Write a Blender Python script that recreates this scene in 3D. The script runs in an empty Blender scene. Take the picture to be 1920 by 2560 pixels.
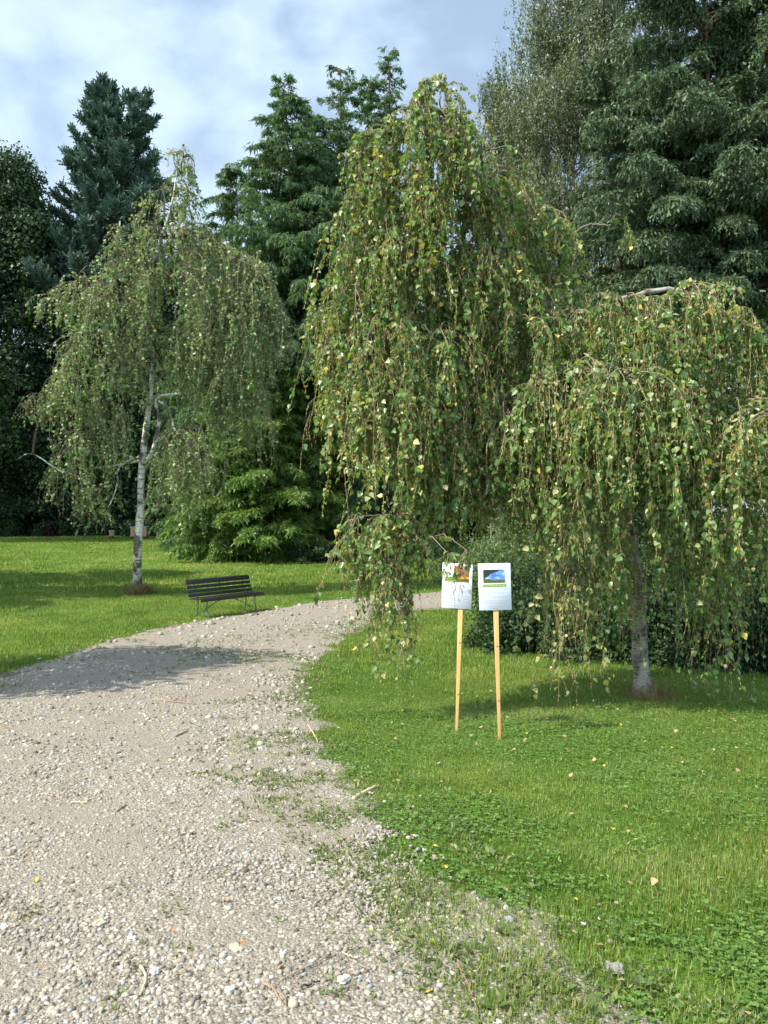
import bpy, math, random
import numpy as np
from mathutils import Vector
rng = np.random.default_rng(11)
random.seed(11)
S = bpy.context.scene
C = S.collection
R = math.radians
# ------------------------------------------------------------------ camera
F = 1923.0            # focal length in pixels of the 1920 x 2560 photograph
CAMZ = 1.6
cd = bpy.data.cameras.new('camera'); cam = bpy.data.objects.new('camera', cd); C.objects.link(cam)
cam.location = (0, 0, CAMZ); cam.rotation_euler = (R(90.3), 0, 0)
cd.sensor_fit = 'VERTICAL'; cd.sensor_height = 24; cd.lens = F/2560*24
cd.clip_start = 0.05; cd.clip_end = 3000
S.camera = cam
S.render.resolution_x = 768; S.render.resolution_y = 1024
# ------------------------------------------------------------------ sun, sky, exposure
SUN = Vector((-0.86, -0.44, 1.14)).normalized()
elev = math.asin(SUN.z); azim = math.atan2(SUN.x, SUN.y)
W = bpy.data.worlds.new('World'); S.world = W; W.use_nodes = True
nt = W.node_tree; nt.nodes.clear()
def N(t, kind, **kw):
    n = t.nodes.new(kind)
    for k, v in kw.items(): setattr(n, k, v)
    return n
sky = N(nt, 'ShaderNodeTexSky', sky_type='NISHITA', sun_disc=False, sun_elevation=elev, sun_rotation=azim)
sky.air_density = 1.0; sky.dust_density = 1.2; sky.ozone_density = 1.5
tc = N(nt, 'ShaderNodeTexCoord'); mp = N(nt, 'ShaderNodeMapping'); mp.inputs['Scale'].default_value = (1.0, 1.0, 1.25)
mp.inputs['Location'].default_value = (0.35, 0.2, 0.55); mp.inputs['Rotation'].default_value = (0, R(24), 0)
nt.links.new(tc.outputs['Generated'], mp.inputs['Vector'])
n1 = N(nt, 'ShaderNodeTexNoise'); n1.inputs['Scale'].default_value = 5.0; n1.inputs['Detail'].default_value = 7; n1.inputs['Roughness'].default_value = .5
n1.inputs['Distortion'].default_value = .25
nt.links.new(mp.outputs[0], n1.inputs['Vector'])
n2 = N(nt, 'ShaderNodeTexNoise'); n2.inputs['Scale'].default_value = 11; n2.inputs['Detail'].default_value = 5
nt.links.new(mp.outputs[0], n2.inputs['Vector'])
ma = N(nt, 'ShaderNodeMath', operation='MULTIPLY_ADD'); ma.inputs[1].default_value = .28
nt.links.new(n2.outputs['Fac'], ma.inputs[0]); nt.links.new(n1.outputs['Fac'], ma.inputs[2])
# more cloud to the left (west), clearer to the right
sx = N(nt, 'ShaderNodeSeparateXYZ'); nt.links.new(tc.outputs['Generated'], sx.inputs[0])
mb = N(nt, 'ShaderNodeMath', operation='MULTIPLY_ADD'); mb.inputs[1].default_value = -.22
nt.links.new(sx.outputs['X'], mb.inputs[0]); nt.links.new(ma.outputs[0], mb.inputs[2])
mr = N(nt, 'ShaderNodeMapRange'); mr.inputs['From Min'].default_value = .53; mr.inputs['From Max'].default_value = .80
mr.inputs['To Min'].default_value = .42; mr.inputs['To Max'].default_value = .95
mr.interpolation_type = 'SMOOTHSTEP'
nt.links.new(mb.outputs[0], mr.inputs['Value'])
mx = N(nt, 'ShaderNodeMix', data_type='RGBA'); mx.inputs['B'].default_value = (4.65, 5.85, 7.15, 1)
nt.links.new(mr.outputs[0], mx.inputs['Factor']); nt.links.new(sky.outputs[0], mx.inputs['A'])
br_ = N(nt, 'ShaderNodeMapRange'); br_.inputs['From Min'].default_value = .2; br_.inputs['From Max'].default_value = -.6  # sky made brighter behind the camera, added as fill light
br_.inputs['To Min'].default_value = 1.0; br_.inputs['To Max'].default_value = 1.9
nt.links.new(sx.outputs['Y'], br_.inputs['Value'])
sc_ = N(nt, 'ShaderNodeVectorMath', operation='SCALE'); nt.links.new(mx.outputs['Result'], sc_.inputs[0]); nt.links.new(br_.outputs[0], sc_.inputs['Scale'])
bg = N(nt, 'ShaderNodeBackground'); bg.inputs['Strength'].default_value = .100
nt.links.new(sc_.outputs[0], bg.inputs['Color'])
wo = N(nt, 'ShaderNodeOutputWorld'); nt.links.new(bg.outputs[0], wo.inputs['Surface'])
sd = bpy.data.lights.new('sun', 'SUN'); sd.energy = 4.3; sd.angle = R(.5); sd.color = (1, .94, .84)
so = bpy.data.objects.new('sun', sd); C.objects.link(so); so.location = SUN*40
so.rotation_euler = SUN.to_track_quat('Z', 'Y').to_euler()
S.view_settings.view_transform = 'Standard'; S.view_settings.look = 'None'
S.view_settings.exposure = 0.82; S.view_settings.gamma = 1
# ------------------------------------------------------------------ helpers
def tag(o, label=None, cat=None, group=None, kind=None):
    if label: o['label'] = label
    if cat: o['category'] = cat
    if group: o['group'] = group
    if kind: o['kind'] = kind
    return o
def empty(name, loc, label, cat, group=None, rz=0):
    o = bpy.data.objects.new(name, None); C.objects.link(o); o.location = loc; o.rotation_euler.z = rz
    o.empty_display_size = .2
    return tag(o, label, cat, group)
def mk(name, V, faces, mat, parent=None, rnd=None, smooth=False, world=True):
    """faces: list of int arrays (n,k). V in world space; parent is an Empty whose offset is removed."""
    V = np.asarray(V, dtype=np.float32).reshape(-1, 3)
    if parent is not None and world: V = V - np.array(parent.matrix_basis.translation if parent.parent is None else (0,0,0), dtype=np.float32)
    me = bpy.data.meshes.new(name)
    faces = [np.asarray(f, dtype=np.int32) for f in faces if len(f)]
    me.vertices.add(len(V)); me.vertices.foreach_set('co', V.ravel())
    li = np.concatenate([f.ravel() for f in faces]); tot = np.concatenate([np.full(len(f), f.shape[1], np.int32) for f in faces])
    st = np.concatenate([[0], np.cumsum(tot)[:-1]]).astype(np.int32)
    me.loops.add(len(li)); me.loops.foreach_set('vertex_index', li)
    me.polygons.add(len(tot)); me.polygons.foreach_set('loop_start', st); me.polygons.foreach_set('loop_total', tot)
    if smooth: me.polygons.foreach_set('use_smooth', np.ones(len(tot), bool))
    if rnd is not None:
        a = me.attributes.new('rnd', 'FLOAT', 'POINT'); a.data.foreach_set('value', np.asarray(rnd, dtype=np.float32))
    me.update(calc_edges=True)
    if mat: me.materials.append(mat)
    o = bpy.data.objects.new(name, me); C.objects.link(o)
    if parent is not None: o.parent = parent
    return o
def unit(a):
    return a/np.maximum(np.linalg.norm(a, axis=-1, keepdims=True), 1e-9)
def scatter(tv, tf, P, D, Nn, L, Wd, H=None):
    """place template (x width, y along D, z along normal) at P"""
    P = np.asarray(P); n = len(P)
    D = unit(D); B = unit(np.cross(D, Nn)); Nn = np.cross(B, D)
    L = np.broadcast_to(L, (n,)); Wd = np.broadcast_to(Wd, (n,)); H = Wd if H is None else np.broadcast_to(H, (n,))
    tv = np.asarray(tv, dtype=float)
    V = P[:, None] + tv[None, :, 0, None]*(B*Wd[:, None])[:, None] + tv[None, :, 1, None]*(D*L[:, None])[:, None] + tv[None, :, 2, None]*(Nn*H[:, None])[:, None]
    k = len(tv)
    out = []
    for f in tf:
        f = np.asarray(f)
        out.append((np.arange(n)[:, None, None]*k + f[None]).reshape(-1, f.shape[1]))
    return V.reshape(-1, 3), out, k
class Acc:
    def __init__(s): s.V = []; s.F = {}; s.R = []; s.n = 0
    def add(s, V, faces, rnd=None):
        V = np.asarray(V).reshape(-1, 3)
        for f in faces:
            f = np.asarray(f)
            if len(f): s.F.setdefault(f.shape[1], []).append(f + s.n)
        s.V.append(V); s.R.append(np.zeros(len(V)) if rnd is None else np.broadcast_to(rnd, (len(V),))); s.n += len(V)
    def build(s, name, mat, parent=None, smooth=False, world=True):
        if not s.n: return None
        return mk(name, np.concatenate(s.V), [np.concatenate(v) for v in s.F.values()], mat, parent, np.concatenate(s.R), smooth, world)
def rnd_dir(n):
    return unit(rng.normal(size=(n, 3)))
# templates
LEAF = ([(0,0,0),(.34,.10,.10),(.5,.36,.15),(.27,.70,.08),(0,1.05,0),(-.27,.70,.08),(-.5,.36,.15),(-.34,.10,.10)], [[(0,1,2,3,4),(0,4,5,6,7)]])
DIAM = ([(0,0,0),(.5,.42,.12),(0,1,0),(-.5,.42,.12)], [[(0,1,2,3)]])
BLADE = ([(-.5,0,0),(.5,0,0),(.36,.55,.10),(-.36,.55,.10),(0,1,.42)], [[(0,1,2,3)], [(3,2,4)]])
SPIN = ([(0,0,0),(.5,.3,0),(-.25,.3,.43),(-.25,.3,-.43),(.4,.8,0),(-.2,.8,.35),(-.2,.8,-.35),(0,1,0)],
        [[(0,1,2),(0,2,3),(0,3,1),(7,5,4),(7,6,5),(7,4,6)], [(1,4,5,2),(2,5,6,3),(3,6,4,1)]])
# needle spray: a narrow herringbone of seven small points
SPRAY = ([(0,0,0),(.5,.22,.05),(.10,.26,0),(.46,.52,.05),(.09,.56,0),(.3,.78,.03),(0,1,0),(-.3,.78,.03),(-.09,.56,0),(-.46,.52,.05),(-.10,.26,0),(-.5,.22,.05)],
         [[(0,1,2),(2,3,4),(4,5,6),(6,7,8),(8,9,10),(10,11,0)], [(0,2,4,6,8,10)]])
def tubes(P, rad, k=3):
    """P (n,m,3) polylines, rad (n,m)"""
    P = np.asarray(P, dtype=float); n, m, _ = P.shape
    T = np.empty_like(P); T[:, 1:-1] = P[:, 2:]-P[:, :-2]; T[:, 0] = P[:, 1]-P[:, 0]; T[:, -1] = P[:, -1]-P[:, -2]
    T = unit(T)
    ref = np.zeros((n, 1, 3)); mean = unit(P[:, -1]-P[:, 0])
    ref[:, 0] = np.where(np.abs(mean[:, 2:3]) > .7, np.array([[1., 0, 0]]), np.array([[0, 0, 1.]]))
    A = unit(np.cross(T, ref)); Bb = np.cross(T, A)
    ang = np.arange(k)*2*np.pi/k
    V = P[:, :, None] + rad[:, :, None, None]*(np.cos(ang)[None, None, :, None]*A[:, :, None] + np.sin(ang)[None, None, :, None]*Bb[:, :, None])
    idx = np.arange(n*m*k).reshape(n, m, k)
    a = idx[:, :-1]; b = idx[:, 1:]
    Fq = np.stack([a, np.roll(a, -1, 2), np.roll(b, -1, 2), b], -1).reshape(-1, 4)
    caps = np.concatenate([idx[:, 0, ::-1], idx[:, -1]]).reshape(-1, k)
    if k == 4: return V.reshape(-1, 3), [np.concatenate([Fq, caps])]
    return V.reshape(-1, 3), [Fq, caps]
def catmull(pts, m):
    pts = np.asarray(pts, dtype=float); n = len(pts)
    P = np.vstack([2*pts[0]-pts[1], pts, 2*pts[-1]-pts[-2]])
    t = np.linspace(0, n-1-1e-6, m); i = t.astype(int); u = (t-i)[:, None]
    p0, p1, p2, p3 = P[i], P[i+1], P[i+2], P[i+3]
    return .5*((2*p1)+(-p0+p2)*u+(2*p0-5*p1+4*p2-p3)*u*u+(-p0+3*p1-3*p2+p3)*u**3)
def strands(P0, D0, L, m, k, wob=.12, down=1.0):
    """curves that set off along D0 and droop after about k metres"""
    n = len(P0); ds = (L/m)[:, None]; P = np.empty((n, m+1, 3)); P[:, 0] = P0; D0 = unit(D0)
    k = np.broadcast_to(k, (n,))[:, None]
    w = rng.normal(size=(n, 3))*wob; w[:, 2] *= .3
    for j in range(m):
        s = ds*(j+.5); e = np.exp(-(s/k)**1.3)
        if j % 3 == 0: w = w*.5 + rng.normal(size=(n, 3))*wob*np.array([1, 1, .3])
        d = unit(D0*e + np.array([0, 0, -down])*(1-e) + w)
        P[:, j+1] = P[:, j] + d*ds
    return P
def along(P, t):
    """sample polylines P (n,m,3) at t (n,q) in 0..1 -> points, tangents (n,q,3)"""
    n, m, _ = P.shape
    x = t*(m-1-1e-6); i = x.astype(int); u = (x-i)[..., None]; r = np.arange(n)[:, None]
    a = P[r, i]; b = P[r, i+1]
    return a+(b-a)*u, unit(b-a)
# ------------------------------------------------------------------ terrain
_ky = [-30, 0, 2.4, 4.5, 6.9, 8.6, 12, 17, 25, 35, 46, 57, 80, 120, 300]
_kd = [1.6, 1.6, 1.6, 1.74, 1.90, 1.99, 2.10, 2.15, 2.12, 2.0, 1.80, 1.58, 1.2, .9, .6]
_ty = np.linspace(-30, 300, 6601); _td = np.interp(_ty, _ky, _kd)
_kern = np.hanning(61); _kern /= _kern.sum(); _td = np.convolve(np.pad(_td, 30, 'edge'), _kern, 'valid')
def zg(X, Y):
    X = np.asarray(X, dtype=float); Y = np.asarray(Y, dtype=float)
    return CAMZ - np.interp(Y, _ty, _td) + .02*np.sin(X*.9+1.3)*np.sin(Y*.5) + .035*np.clip((np.abs(X)-6)/20, 0, 3)
def gpx(x, y):
    """ground point seen at pixel (x, y)"""
    yy = np.arange(1.5, 120, .01); row = 1290+F*np.interp(yy, _ty, _td)/yy
    Y = np.interp(-y, -row, yy); return ((x-960)/F*Y, Y)
def at(x, y, Y):
    return np.array([(x-960)/F*Y, Y, CAMZ+(1290-y)/F*Y])
def vnoise(X, Y, s, seed=0):
    """smooth value noise 0..1"""
    g = np.random.default_rng(seed).random((256, 256)); x = np.asarray(X)/s+100; y = np.asarray(Y)/s+100
    i = np.floor(x).astype(int); j = np.floor(y).astype(int); u = x-i; v = y-j; u = u*u*(3-2*u); v = v*v*(3-2*v)
    i0 = i % 256; i1 = (i+1) % 256; j0 = j % 256; j1 = (j+1) % 256
    return (g[i0, j0]*(1-u)+g[i1, j0]*u)*(1-v)+(g[i0, j1]*(1-u)+g[i1, j1]*u)*v
# ------------------------------------------------------------------ materials
def mat_new(name):
    m = bpy.data.materials.new(name); m.use_nodes = True; m.node_tree.nodes.clear(); return m, m.node_tree
def ramp(t, fac, stops):
    r = N(t, 'ShaderNodeValToRGB'); e = r.color_ramp.elements
    while len(e) > 1: e.remove(e[-1])
    e[0].position = stops[0][0]; e[0].color = (*stops[0][1], 1)
    for p, c in stops[1:]:
        q = e.new(p); q.color = (*c, 1)
    if fac is not None: t.links.new(fac, r.inputs[0])
    return r.outputs[0]
def leafmat(name, stops, trans=.35, rough=.5, spec=.35, tcol=None, sat=1.0):
    m, t = mat_new(name)
    a = N(t, 'ShaderNodeAttribute', attribute_name='rnd'); col = ramp(t, a.outputs['Fac'], stops)
    p = N(t, 'ShaderNodeBsdfPrincipled'); p.inputs['Roughness'].default_value = rough
    p.inputs['Specular IOR Level'].default_value = spec
    t.links.new(col, p.inputs['Base Color'])
    tr = N(t, 'ShaderNodeBsdfTranslucent')
    mc = N(t, 'ShaderNodeMix', data_type='RGBA', blend_type='MULTIPLY'); mc.inputs['Factor'].default_value = 1
    mc.inputs['B'].default_value = tcol or (1.5, 1.5, .6, 1)
    t.links.new(col, mc.inputs['A']); t.links.new(mc.outputs['Result'], tr.inputs['Color'])
    x = N(t, 'ShaderNodeMixShader'); x.inputs[0].default_value = trans
    t.links.new(p.outputs[0], x.inputs[1]); t.links.new(tr.outputs[0], x.inputs[2])
    o = N(t, 'ShaderNodeOutputMaterial'); t.links.new(x.outputs[0], o.inputs['Surface'])
    return m
def solid(name, col, rough=.7, noise=None, col2=None, bump=0, spec=.3, metal=0, stretch=(1,1,1), detail=5):
    m, t = mat_new(name)
    p = N(t, 'ShaderNodeBsdfPrincipled'); p.inputs['Roughness'].default_value = rough
    p.inputs['Specular IOR Level'].default_value = spec; p.inputs['Metallic'].default_value = metal
    p.inputs['Base Color'].default_value = (*col, 1)
    if noise:
        c = N(t, 'ShaderNodeTexCoord'); mpn = N(t, 'ShaderNodeMapping'); mpn.inputs['Scale'].default_value = stretch
        t.links.new(c.outputs['Object'], mpn.inputs[0])
        n = N(t, 'ShaderNodeTexNoise'); n.inputs['Scale'].default_value = noise; n.inputs['Detail'].default_value = detail
        t.links.new(mpn.outputs[0], n.inputs['Vector'])
        t.links.new(ramp(t, n.outputs['Fac'], [(.32, col), (.68, col2 or col)]), p.inputs['Base Color'])
        if bump:
            b = N(t, 'ShaderNodeBump'); b.inputs['Strength'].default_value = bump; b.inputs['Distance'].default_value = .01
            t.links.new(n.outputs['Fac'], b.inputs['Height']); t.links.new(b.outputs[0], p.inputs['Normal'])
    o = N(t, 'ShaderNodeOutputMaterial'); t.links.new(p.outputs[0], o.inputs['Surface'])
    return m
def attrmat(name, stops, rough=.8, spec=.2):
    m, t = mat_new(name)
    a = N(t, 'ShaderNodeAttribute', attribute_name='rnd'); col = ramp(t, a.outputs['Fac'], stops)
    p = N(t, 'ShaderNodeBsdfPrincipled'); p.inputs['Roughness'].default_value = rough; p.inputs['Specular IOR Level'].default_value = spec
    t.links.new(col, p.inputs['Base Color'])
    o = N(t, 'ShaderNodeOutputMaterial'); t.links.new(p.outputs[0], o.inputs['Surface'])
    return m
def birch_bark(name, white=.55, moss=False):
    m, t = mat_new(name)
    c = N(t, 'ShaderNodeTexCoord')
    a = N(t, 'ShaderNodeMapping'); a.inputs['Scale'].default_value = (5, 5, 30) if not moss else (14, 14, 46); t.links.new(c.outputs['Object'], a.inputs[0])
    n = N(t, 'ShaderNodeTexNoise'); n.inputs['Scale'].default_value = 1.0; n.inputs['Detail'].default_value = 6; n.inputs['Roughness'].default_value = .65
    t.links.new(a.outputs[0], n.inputs['Vector'])
    b = N(t, 'ShaderNodeMapping'); b.inputs['Scale'].default_value = (3.5, 3.5, 2.2) if not moss else (9, 9, 5); t.links.new(c.outputs['Object'], b.inputs[0])
    n2 = N(t, 'ShaderNodeTexNoise'); n2.inputs['Scale'].default_value = 1.0; n2.inputs['Detail'].default_value = 3
    t.links.new(b.outputs[0], n2.inputs['Vector'])
    k = ramp(t, n.outputs['Fac'], [(.34, (.03,.026,.02)), (.42, (.22,.19,.15)), (.48, (white, white*(.95 if not moss else .90), white*(.86 if not moss else .74))), (.8, (white*.75, white*.71, white*.6))])
    d = ramp(t, n.outputs['Fac'], [(.35, (.04,.035,.025)), (.55, (.17,.15,.11)), (.75, (.28,.26,.21))])
    mxx = N(t, 'ShaderNodeMix', data_type='RGBA'); mm = N(t, 'ShaderNodeMapRange')
    mm.inputs['From Min'].default_value = .50 if not moss else .42; mm.inputs['From Max'].default_value = .58 if not moss else .60
    t.links.new(n2.outputs['Fac'], mm.inputs['Value']); t.links.new(mm.outputs[0], mxx.inputs['Factor'])
    t.links.new(k, mxx.inputs['A']); t.links.new(d, mxx.inputs['B'])
    p = N(t, 'ShaderNodeBsdfPrincipled'); p.inputs['Roughness'].default_value = .8; t.links.new(mxx.outputs['Result'], p.inputs['Base Color'])
    bp = N(t, 'ShaderNodeBump'); bp.inputs['Strength'].default_value = .7; bp.inputs['Distance'].default_value = .015
    t.links.new(n.outputs['Fac'], bp.inputs['Height']); t.links.new(bp.outputs[0], p.inputs['Normal'])
    o = N(t, 'ShaderNodeOutputMaterial'); t.links.new(p.outputs[0], o.inputs['Surface'])
    return m
M = {}
M['birch_near'] = leafmat('birch leaf', [(0, (.05,.11,.022)), (.3, (.10,.20,.045)), (.6, (.19,.29,.08)), (.8, (.33,.38,.15)), (.92, (.52,.50,.24)), (.97, (.60,.48,.06)), (1, (.34,.18,.05))], .36, .36, .5, (1.5,1.45,.5,1))
M['birch_far'] = leafmat('weeping birch leaf', [(0, (.08,.15,.05)), (.4, (.165,.26,.095)), (.8, (.32,.41,.18)), (1, (.46,.47,.20))], .34, .45, .45, (1.35,1.4,.6,1))
M['twig'] = attrmat('birch twig', [(0, (.15,.105,.07)), (1, (.40,.31,.21))])
M['branch'] = attrmat('birch branch', [(0, (.09,.07,.05)), (1, (.24,.20,.15))])
M['catkin'] = attrmat('catkin', [(0, (.24,.11,.05)), (.45, (.34,.21,.09)), (.6, (.42,.36,.13)), (1, (.52,.50,.17))])
M['bark_birch'] = birch_bark('white birch bark', .78)
M['bark_grey'] = birch_bark('grey birch bark', .40, True)
M['bark'] = solid('brown bark', (.05,.035,.025), .9, 14, (.14,.10,.07), .8, stretch=(1,1,.2))
M['redbark'] = solid('reddish bark', (.08,.045,.03), .9, 14, (.20,.12,.08), .8, stretch=(1,1,.2))
M['pine'] = leafmat('pine needles', [(0, (.035,.066,.048)), (.6, (.072,.128,.092)), (1, (.14,.205,.145))], .15, .5, .4, (1.1,1.2,.7,1))
M['redwood'] = leafmat('feathery redwood needles', [(0, (.045,.095,.045)), (.6, (.095,.17,.07)), (1, (.19,.28,.10))], .35, .5, .3)
M['hemlock'] = leafmat('hemlock needles', [(0, (.035,.065,.03)), (.6, (.085,.14,.06)), (1, (.18,.24,.10))], .15, .5, .4, (1.2,1.2,.7,1))
M['redwood_pale'] = leafmat('pale feathery needles', [(0, (.08,.15,.04)), (.6, (.16,.26,.06)), (1, (.27,.37,.09))], .35, .5, .3)
M['oak'] = leafmat('dark woodland leaves', [(0, (.02,.045,.02)), (.6, (.045,.09,.034)), (1, (.12,.175,.05))], .2, .5, .35)
M['paleleaf'] = leafmat('grey green leaves', [(0, (.07,.095,.05)), (.6, (.14,.17,.09)), (1, (.24,.26,.15))], .3, .45, .5)
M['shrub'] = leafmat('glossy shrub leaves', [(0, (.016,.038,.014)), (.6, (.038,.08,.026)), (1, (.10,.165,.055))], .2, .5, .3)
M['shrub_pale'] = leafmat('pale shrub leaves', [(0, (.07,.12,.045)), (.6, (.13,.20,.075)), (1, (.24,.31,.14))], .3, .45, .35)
M['red'] = leafmat('dark red leaves', [(0, (.02,.010,.008)), (1, (.07,.022,.015))], .3)
M['grass'] = leafmat('grass blades', [(0, (.075,.125,.02)), (.4, (.15,.235,.035)), (.75, (.25,.335,.065)), (.9, (.34,.40,.12)), (1, (.46,.41,.22))], .38, .5, .3, (1.3,1.3,.4,1))
M['clover'] = leafmat('clover leaves', [(0, (.06,.125,.025)), (.6, (.125,.23,.05)), (1, (.23,.35,.09))], .35, .5, .22, (1.3,1.3,.4,1))
M['weed'] = leafmat('weed leaves', [(0, (.07,.11,.035)), (.5, (.15,.20,.06)), (.8, (.27,.28,.10)), (1, (.36,.31,.16))], .3)
M['dry'] = leafmat('dry stalks', [(0, (.10,.07,.03)), (1, (.36,.28,.13))], .2)
M['stone'] = attrmat('gravel stones', [(0, (.11,.09,.068)), (.25, (.24,.213,.168)), (.6, (.34,.305,.242)), (.85, (.47,.415,.335)), (.95, (.58,.54,.47)), (1, (.28,.29,.29))], .85)
M['fallen'] = {}
for nm, c in dict(yellow=(.56,.42,.07), orange=(.42,.19,.06), green=(.20,.28,.04), tan=(.40,.28,.15)).items():
    M['fallen'][nm] = solid(nm+' fallen leaf', c, .6, 30, tuple(v*.7 for v in c))
M['stick'] = solid('dead stick', (.20,.145,.095), .9, 40, (.34,.26,.18), .5)
M['palestick'] = solid('pale dry stick', (.42,.33,.21), .8, 40, (.55,.45,.31), .3)
# lawn soil + thatch
def lawn_mat():
    m, t = mat_new('lawn turf'); c = N(t, 'ShaderNodeTexCoord')
    n = N(t, 'ShaderNodeTexNoise'); n.inputs['Scale'].default_value = 45; n.inputs['Detail'].default_value = 6; n.inputs['Roughness'].default_value = .7
    n2 = N(t, 'ShaderNodeTexNoise'); n2.inputs['Scale'].default_value = .55; n2.inputs['Detail'].default_value = 5
    n3 = N(t, 'ShaderNodeTexNoise'); n3.inputs['Scale'].default_value = 9; n3.inputs['Detail'].default_value = 6; n3.inputs['Roughness'].default_value = .75
    for q in (n, n2, n3): t.links.new(c.outputs['Object'], q.inputs['Vector'])
    fine = ramp(t, n.outputs['Fac'], [(.3, (.04,.075,.012)), (.5, (.09,.16,.022)), (.7, (.16,.23,.045))])
    big = ramp(t, n2.outputs['Fac'], [(.35, (.8,.95,.75)), (.52, (1.0,1.0,1.0)), (.68, (1.7,1.2,1.3))])
    mid = ramp(t, n3.outputs['Fac'], [(.3, (.65,.7,.6)), (.7, (1.25,1.2,1.2))])
    a = N(t, 'ShaderNodeMix', data_type='RGBA', blend_type='MULTIPLY'); a.inputs['Factor'].default_value = 1
    b = N(t, 'ShaderNodeMix', data_type='RGBA', blend_type='MULTIPLY'); b.inputs['Factor'].default_value = 1
    t.links.new(fine, a.inputs['A']); t.links.new(big, a.inputs['B']); t.links.new(a.outputs['Result'], b.inputs['A']); t.links.new(mid, b.inputs['B'])
    p = N(t, 'ShaderNodeBsdfPrincipled'); p.inputs['Roughness'].default_value = .9; p.inputs['Specular IOR Level'].default_value = .1
    t.links.new(b.outputs['Result'], p.inputs['Base Color'])
    bp = N(t, 'ShaderNodeBump'); bp.inputs['Strength'].default_value = 1; bp.inputs['Distance'].default_value = .04
    t.links.new(n3.outputs['Fac'], bp.inputs['Height']); t.links.new(bp.outputs[0], p.inputs['Normal'])
    o = N(t, 'ShaderNodeOutputMaterial'); t.links.new(p.outputs[0], o.inputs['Surface']); return m
def path_mat():
    m, t = mat_new('gravel path'); c = N(t, 'ShaderNodeTexCoord')
    v = N(t, 'ShaderNodeTexVoronoi'); v.inputs['Scale'].default_value = 95; v.inputs['Randomness'].default_value = 1
    v2 = N(t, 'ShaderNodeTexVoronoi'); v2.inputs['Scale'].default_value = 190
    n = N(t, 'ShaderNodeTexNoise'); n.inputs['Scale'].default_value = .9; n.inputs['Detail'].default_value = 5
    n3 = N(t, 'ShaderNodeTexNoise'); n3.inputs['Scale'].default_value = 60; n3.inputs['Detail'].default_value = 8; n3.inputs['Roughness'].default_value = .75
    for q in (v, v2, n, n3): t.links.new(c.outputs['Object'], q.inputs['Vector'])
    s = N(t, 'ShaderNodeSeparateColor'); t.links.new(v.outputs['Color'], s.inputs[0])
    peb = ramp(t, s.outputs[0], [(0, (.13,.108,.08)), (.5, (.27,.236,.185)), (.85, (.37,.33,.265)), (1, (.60,.57,.50))])
    fine = ramp(t, n3.outputs['Fac'], [(.3, (.175,.145,.108)), (.5, (.285,.247,.193)), (.7, (.38,.335,.266))])
    x = N(t, 'ShaderNodeMix', data_type='RGBA'); mm = N(t, 'ShaderNodeMapRange'); mm.inputs['From Min'].default_value = .38; mm.inputs['From Max'].default_value = .62
    t.links.new(n.outputs['Fac'], mm.inputs['Value']); t.links.new(mm.outputs[0], x.inputs['Factor']); t.links.new(peb, x.inputs['A']); t.links.new(fine, x.inputs['B'])
    p = N(t, 'ShaderNodeBsdfPrincipled'); p.inputs['Roughness'].default_value = .95; p.inputs['Specular IOR Level'].default_value = .1
    t.links.new(x.outputs['Result'], p.inputs['Base Color'])
    ad = N(t, 'ShaderNodeMath', operation='ADD'); t.links.new(n3.outputs['Fac'], ad.inputs[0])
    inv = N(t, 'ShaderNodeMath', operation='MULTIPLY'); inv.inputs[1].default_value = -1; t.links.new(v.outputs['Distance'], inv.inputs[0]); t.links.new(inv.outputs[0], ad.inputs[1])
    bp = N(t, 'ShaderNodeBump'); bp.inputs['Strength'].default_value = .9; bp.inputs['Distance'].default_value = .008
    t.links.new(ad.outputs[0], bp.inputs['Height']); t.links.new(bp.outputs[0], p.inputs['Normal'])
    o = N(t, 'ShaderNodeOutputMaterial'); t.links.new(p.outputs[0], o.inputs['Surface']); return m
M['lawn'] = lawn_mat(); M['path'] = path_mat()
# ------------------------------------------------------------------ ground and path
def ground():
    xs = np.concatenate([-np.geomspace(14, 320, 26)[::-1], np.linspace(-13.6, 13.6, 137), np.geomspace(14, 320, 26)])
    ys = np.concatenate([np.linspace(-30, -1.4, 14), np.linspace(-1.2, 30, 200), np.geomspace(30.6, 600, 60)])
    X, Y = np.meshgrid(xs, ys); Z = zg(X, Y)
    nx, ny = len(xs), len(ys); i = np.arange(nx*ny).reshape(ny, nx)
    Fq = np.stack([i[:-1, :-1], i[:-1, 1:], i[1:, 1:], i[1:, :-1]], -1).reshape(-1, 4)
    o = mk('ground', np.stack([X, Y, Z], -1).reshape(-1, 3), [Fq], M['lawn'], smooth=True); tag(o, kind='structure')
ground()
LE = [(-5.4,-4), (-5.4,0), (-5.3,4), (-5.1,7.5)] + [gpx(*p) for p in [(0,1690), (190,1632), (400,1572), (600,1537), (760,1512), (850,1500), (1000,1489), (1100,1481)]] + [(3.9,21.8), (7,22.2)]
RE = [(1.6,-4), (1.2,0)] + [gpx(*p) for p in [(1540,2560), (1440,2440), (1330,2360), (1190,2285), (1040,2225), (940,2150), (890,2060), (855,1980), (812,1900), (775,1830), (742,1760), (740,1700), (775,1645), (845,1592), (905,1556), (960,1534), (1100,1522)]] + [(3.9,18.6), (7,18.9)]
def resample(p, n):
    p = np.array(p, dtype=float); q = catmull(p, 600); s = np.concatenate([[0], np.cumsum(np.linalg.norm(np.diff(q, axis=0), axis=1))])
    u = np.linspace(0, s[-1], n); return np.stack([np.interp(u, s, q[:, 0]), np.interp(u, s, q[:, 1])], -1)
Lp = resample(LE, 260); Rp = resample(RE, 260)
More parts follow.
